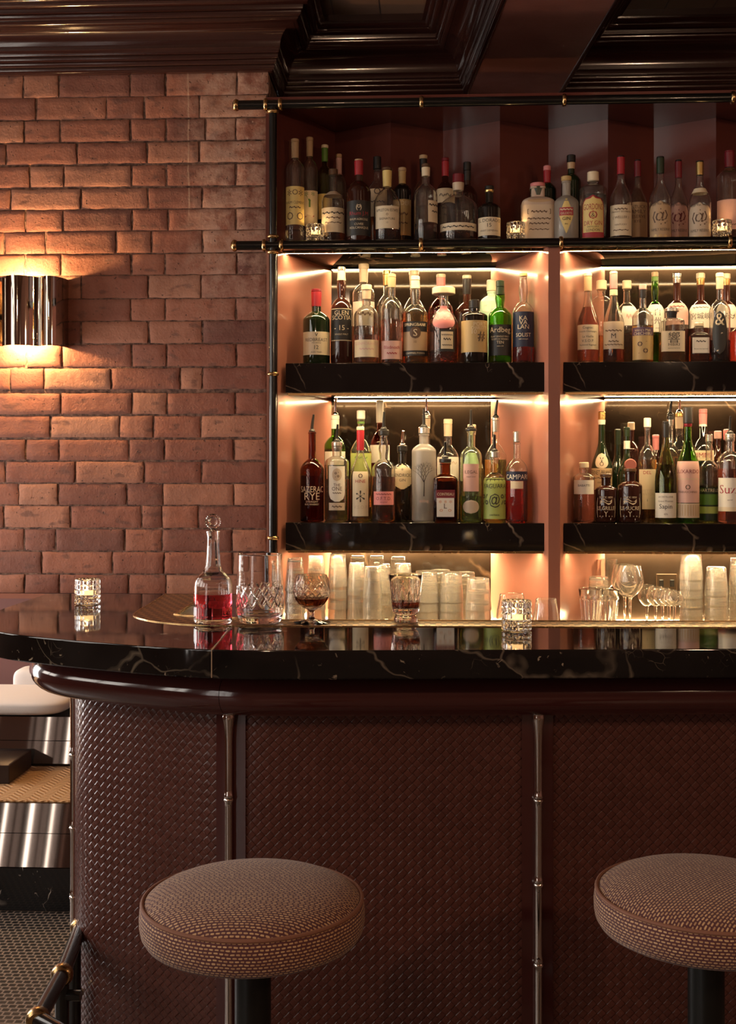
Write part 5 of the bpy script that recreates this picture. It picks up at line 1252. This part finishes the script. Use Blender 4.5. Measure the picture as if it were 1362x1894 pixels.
SA(585, 36, 1027, 3.765, 'right behind the stemmed goblet')
SA(625, 38, 1024, 3.80, 'just right of the stemmed goblet')
SA(660, 37, 1041, 3.80, 'second right of the goblet')
SA(662, 34, 1028, 3.93, 'behind the second past the goblet')
SA(689, 36, 1048, 3.745, 'third right of the goblet, shorter')
SA(697, 34, 1028, 3.935, 'behind the short one past the goblet')
SA(709, 34, 1043, 3.83, 'left of the footed tumbler, mid row')
SA(737, 35, 1030, 3.935, 'behind the footed tumbler, rear row')
SA(747, 35, 1042, 3.81, 'right behind the footed tumbler')
SB(789, 48, 1056, 3.86, 'just right of the footed tumbler')
SB(835, 46, 1058, 3.86, 'in the middle of the low group')
SB(885, 49, 1069, 3.80, 'rightmost of the low group')
SB(815, 44, 1054, 3.98, 'rear left of the low group')
SB(861, 42, 1058, 3.98, 'rear right of the low group')
SB(1108, 42, 1066, 3.90, 'behind the two flared cut tumblers')
SB(1279, 43, 1020, 3.80, 'right of the stemmed glasses, tallest')
SB(1325.5, 43, 1049, 3.80, 'second from right picture edge')
SB(1370, 42, 1032, 3.82, 'cut by the right picture edge')
# low stemless tasting glasses near the divider
def tulip(label, px, w, tp, Y):
    root = thing('stemless_glass', label, 'glass', (at(px, 863, Y).x, Y, CZ), 'stemless glasses by the cabinet divider')
    r = w / 2 * mpp(px, Y); h = at(px, tp, Y).z - CZ
    O = [(0, .002), (r * .5, .0005), (r * .66, 0), (r * .8, .006), (r * .95, h * .22), (r, h * .38), (r * .95, h * .6), (r * .82, h * .85), (r * .76, h)]
    vessel(O, .0016, .007, root, 'glass_body', GL, 40); return root
tulip('round stemless glass in front of the cabinet divider, right of the candle', 1011, 50, 1108, 3.60)
tulip('wide stemless glass right behind the bar candle', 947, 58, 1099, 3.76)
# flared cut tumblers
def cut(label, px, w, tp, Y):
    root = thing('flared_tumbler', label, 'tumbler', (at(px, 863, Y).x, Y, CZ), 'flared cut tumblers on the back counter')
    r = w / 2 * mpp(px, Y); h = at(px, tp, Y).z - CZ
    O = [(0, .003), (r * .5, .001), (r * .58, 0), (r * .64, .006), (r * .74, h * .35), (r * .88, h * .72), (r, h)]
    vessel(O, .0035, .016, root, 'cut_glass', CR, 120, ribs(12, .0045, .008, h * .8), True); return root
cut('flared fluted cut tumbler, left of a pair near the cabinet divider', 1094, 47, 1089, 3.72)
cut('flared fluted cut tumbler, right of a pair near the cabinet divider', 1124, 46, 1091, 3.78)
# stemmed glasses
def wine(name, label, px, w, tp, bowl, Y, group, rim=.74):
    root = thing(name, label, 'wine glass', (at(px, 863, Y).x, Y, CZ), group)
    r = w / 2 * mpp(px, Y); h = at(px, tp, Y).z - CZ; hb = at(px, bowl, Y).z - CZ
    O = [(0, .004), (.010, .003), (r * .72, .0008), (r * .78, 0), (r * .78, .0012), (r * .5, .003), (.010, .006), (.0042, .016), (.0036, hb * .6), (.0048, hb - .006), (r * .18, hb), (r * .5, hb + (h - hb) * .10), (r * .84, hb + (h - hb) * .27), (r, hb + (h - hb) * .42), (r * .985, hb + (h - hb) * .52), (r * .88, hb + (h - hb) * .78), (r * rim, h)]
    bz = hb + .003
    vessel(O, .0014, bz, root, 'glass_body', GL, 40); return root
GW = 'stemmed glasses on the back counter'
wine('wine_glass', 'large angular wine glass, front one, right of the flared tumblers', 1166, 51, 1046, 1104, 3.78, GW)
wine('wine_glass', 'large angular wine glass, rear one, right of the flared tumblers', 1156, 50, 1044, 1102, 3.90, GW)
wine('wine_glass', 'wide straight wine glass behind the flared tumblers', 1123, 40, 1035, 1090, 4.02, GW, .97)
for i, (px, tp, Y) in enumerate(((1248, 1094, 3.71), (1238, 1091, 3.775), (1226, 1088, 3.84), (1213, 1085, 3.905), (1197, 1082, 3.97))):
    wine('tasting_glass', ['frontmost small tasting glass of the slanting row by the ribbed stack', 'second small tasting glass from the front of the slanting row', 'middle small tasting glass of the slanting row of five', 'fourth small tasting glass from the front of the slanting row', 'rearmost small tasting glass of the slanting row behind the wine glasses'][i], px, 35, tp, 1121, Y, 'small tasting glasses in a row', .72)
# ------------------------------------------------------------------ light of the place and added room fill
def lamp(name, kind, loc_, power, col, size=.1, rot=None, sy=None):
    d = bpy.data.lights.new(name, kind); d.energy = power; d.color = col
    if kind == 'AREA':
        d.size = size
        if sy: d.shape = 'RECTANGLE'; d.size_y = sy
    elif kind in ('POINT', 'SPOT'): d.shadow_soft_size = size
    o = bpy.data.objects.new(name, d); link(o); o.location = loc_
    if rot: o.rotation_euler = rot
    return o
for i, (a_, c_) in enumerate(wins):
    lamp('daylight_%d' % i, 'AREA', (WX - .10, (a_ + c_) / 2, (SILL + 2.55) / 2), DAY, (1.0, .90, .80), 1.54, (0, -PI / 2, 0), .84)
lamp('daylight_low', 'AREA', (WX - .10, -1.6, 1.42), DAY * 3.0, (1.0, .90, .82), 2.2, (0, -PI / 2, 0), 1.75)
lamp('lounge_daylight', 'AREA', (-2.7, 3.65, .95), LOUNGE, (1.0, .95, .92), 1.2, (0, -PI / 2, 0), .7)
lamp('room_fill_left', 'POINT', (-.6, -.9, 2.45), ROOM_FILL, (1.0, .64, .40), .05)  # unseen warm fill added behind the camera
lamp('room_fill_right', 'POINT', (1.6, -.5, 2.1), ROOM_FILL * 1.1, (1.0, .64, .40), .05)  # added fill on the right, out of view, also for glints on the leather
lamp('room_fill_far', 'POINT', (2.6, 1.6, 2.2), ROOM_FILL * .5, (1.0, .64, .40), .05)  # weaker unseen fill added at the far right
w = bpy.data.worlds.new('world'); sc.world = w; w.use_nodes = True
w.node_tree.nodes['Background'].inputs[0].default_value = (.55, .60, .62, 1); w.node_tree.nodes['Background'].inputs[1].default_value = .6
# ------------------------------------------------------------------ camera
cam = bpy.data.cameras.new('camera'); co = bpy.data.objects.new('camera', cam); link(co); sc.camera = co
co.location = (0, 0, EYE); co.rotation_euler = (PI / 2, 0, TH)
cam.sensor_fit = 'VERTICAL'; cam.sensor_height = 36; cam.lens = F * 36 / 1894; cam.shift_y = -84 / 1894; cam.clip_start = .05
sc.view_settings.view_transform = 'Standard'; sc.view_settings.look = 'None'; sc.view_settings.gamma = 1; sc.view_settings.use_curve_mapping = False
sc.view_settings.exposure = EXPO
sc.cycles.max_bounces = 18; sc.cycles.transmission_bounces = 16; sc.cycles.glossy_bounces = 6; sc.cycles.diffuse_bounces = 3
sc.cycles.sample_clamp_indirect = 6; sc.cycles.sample_clamp_direct = 0; sc.cycles.caustics_reflective = True; sc.cycles.caustics_refractive = True; sc.cycles.blur_glossy = 0.0
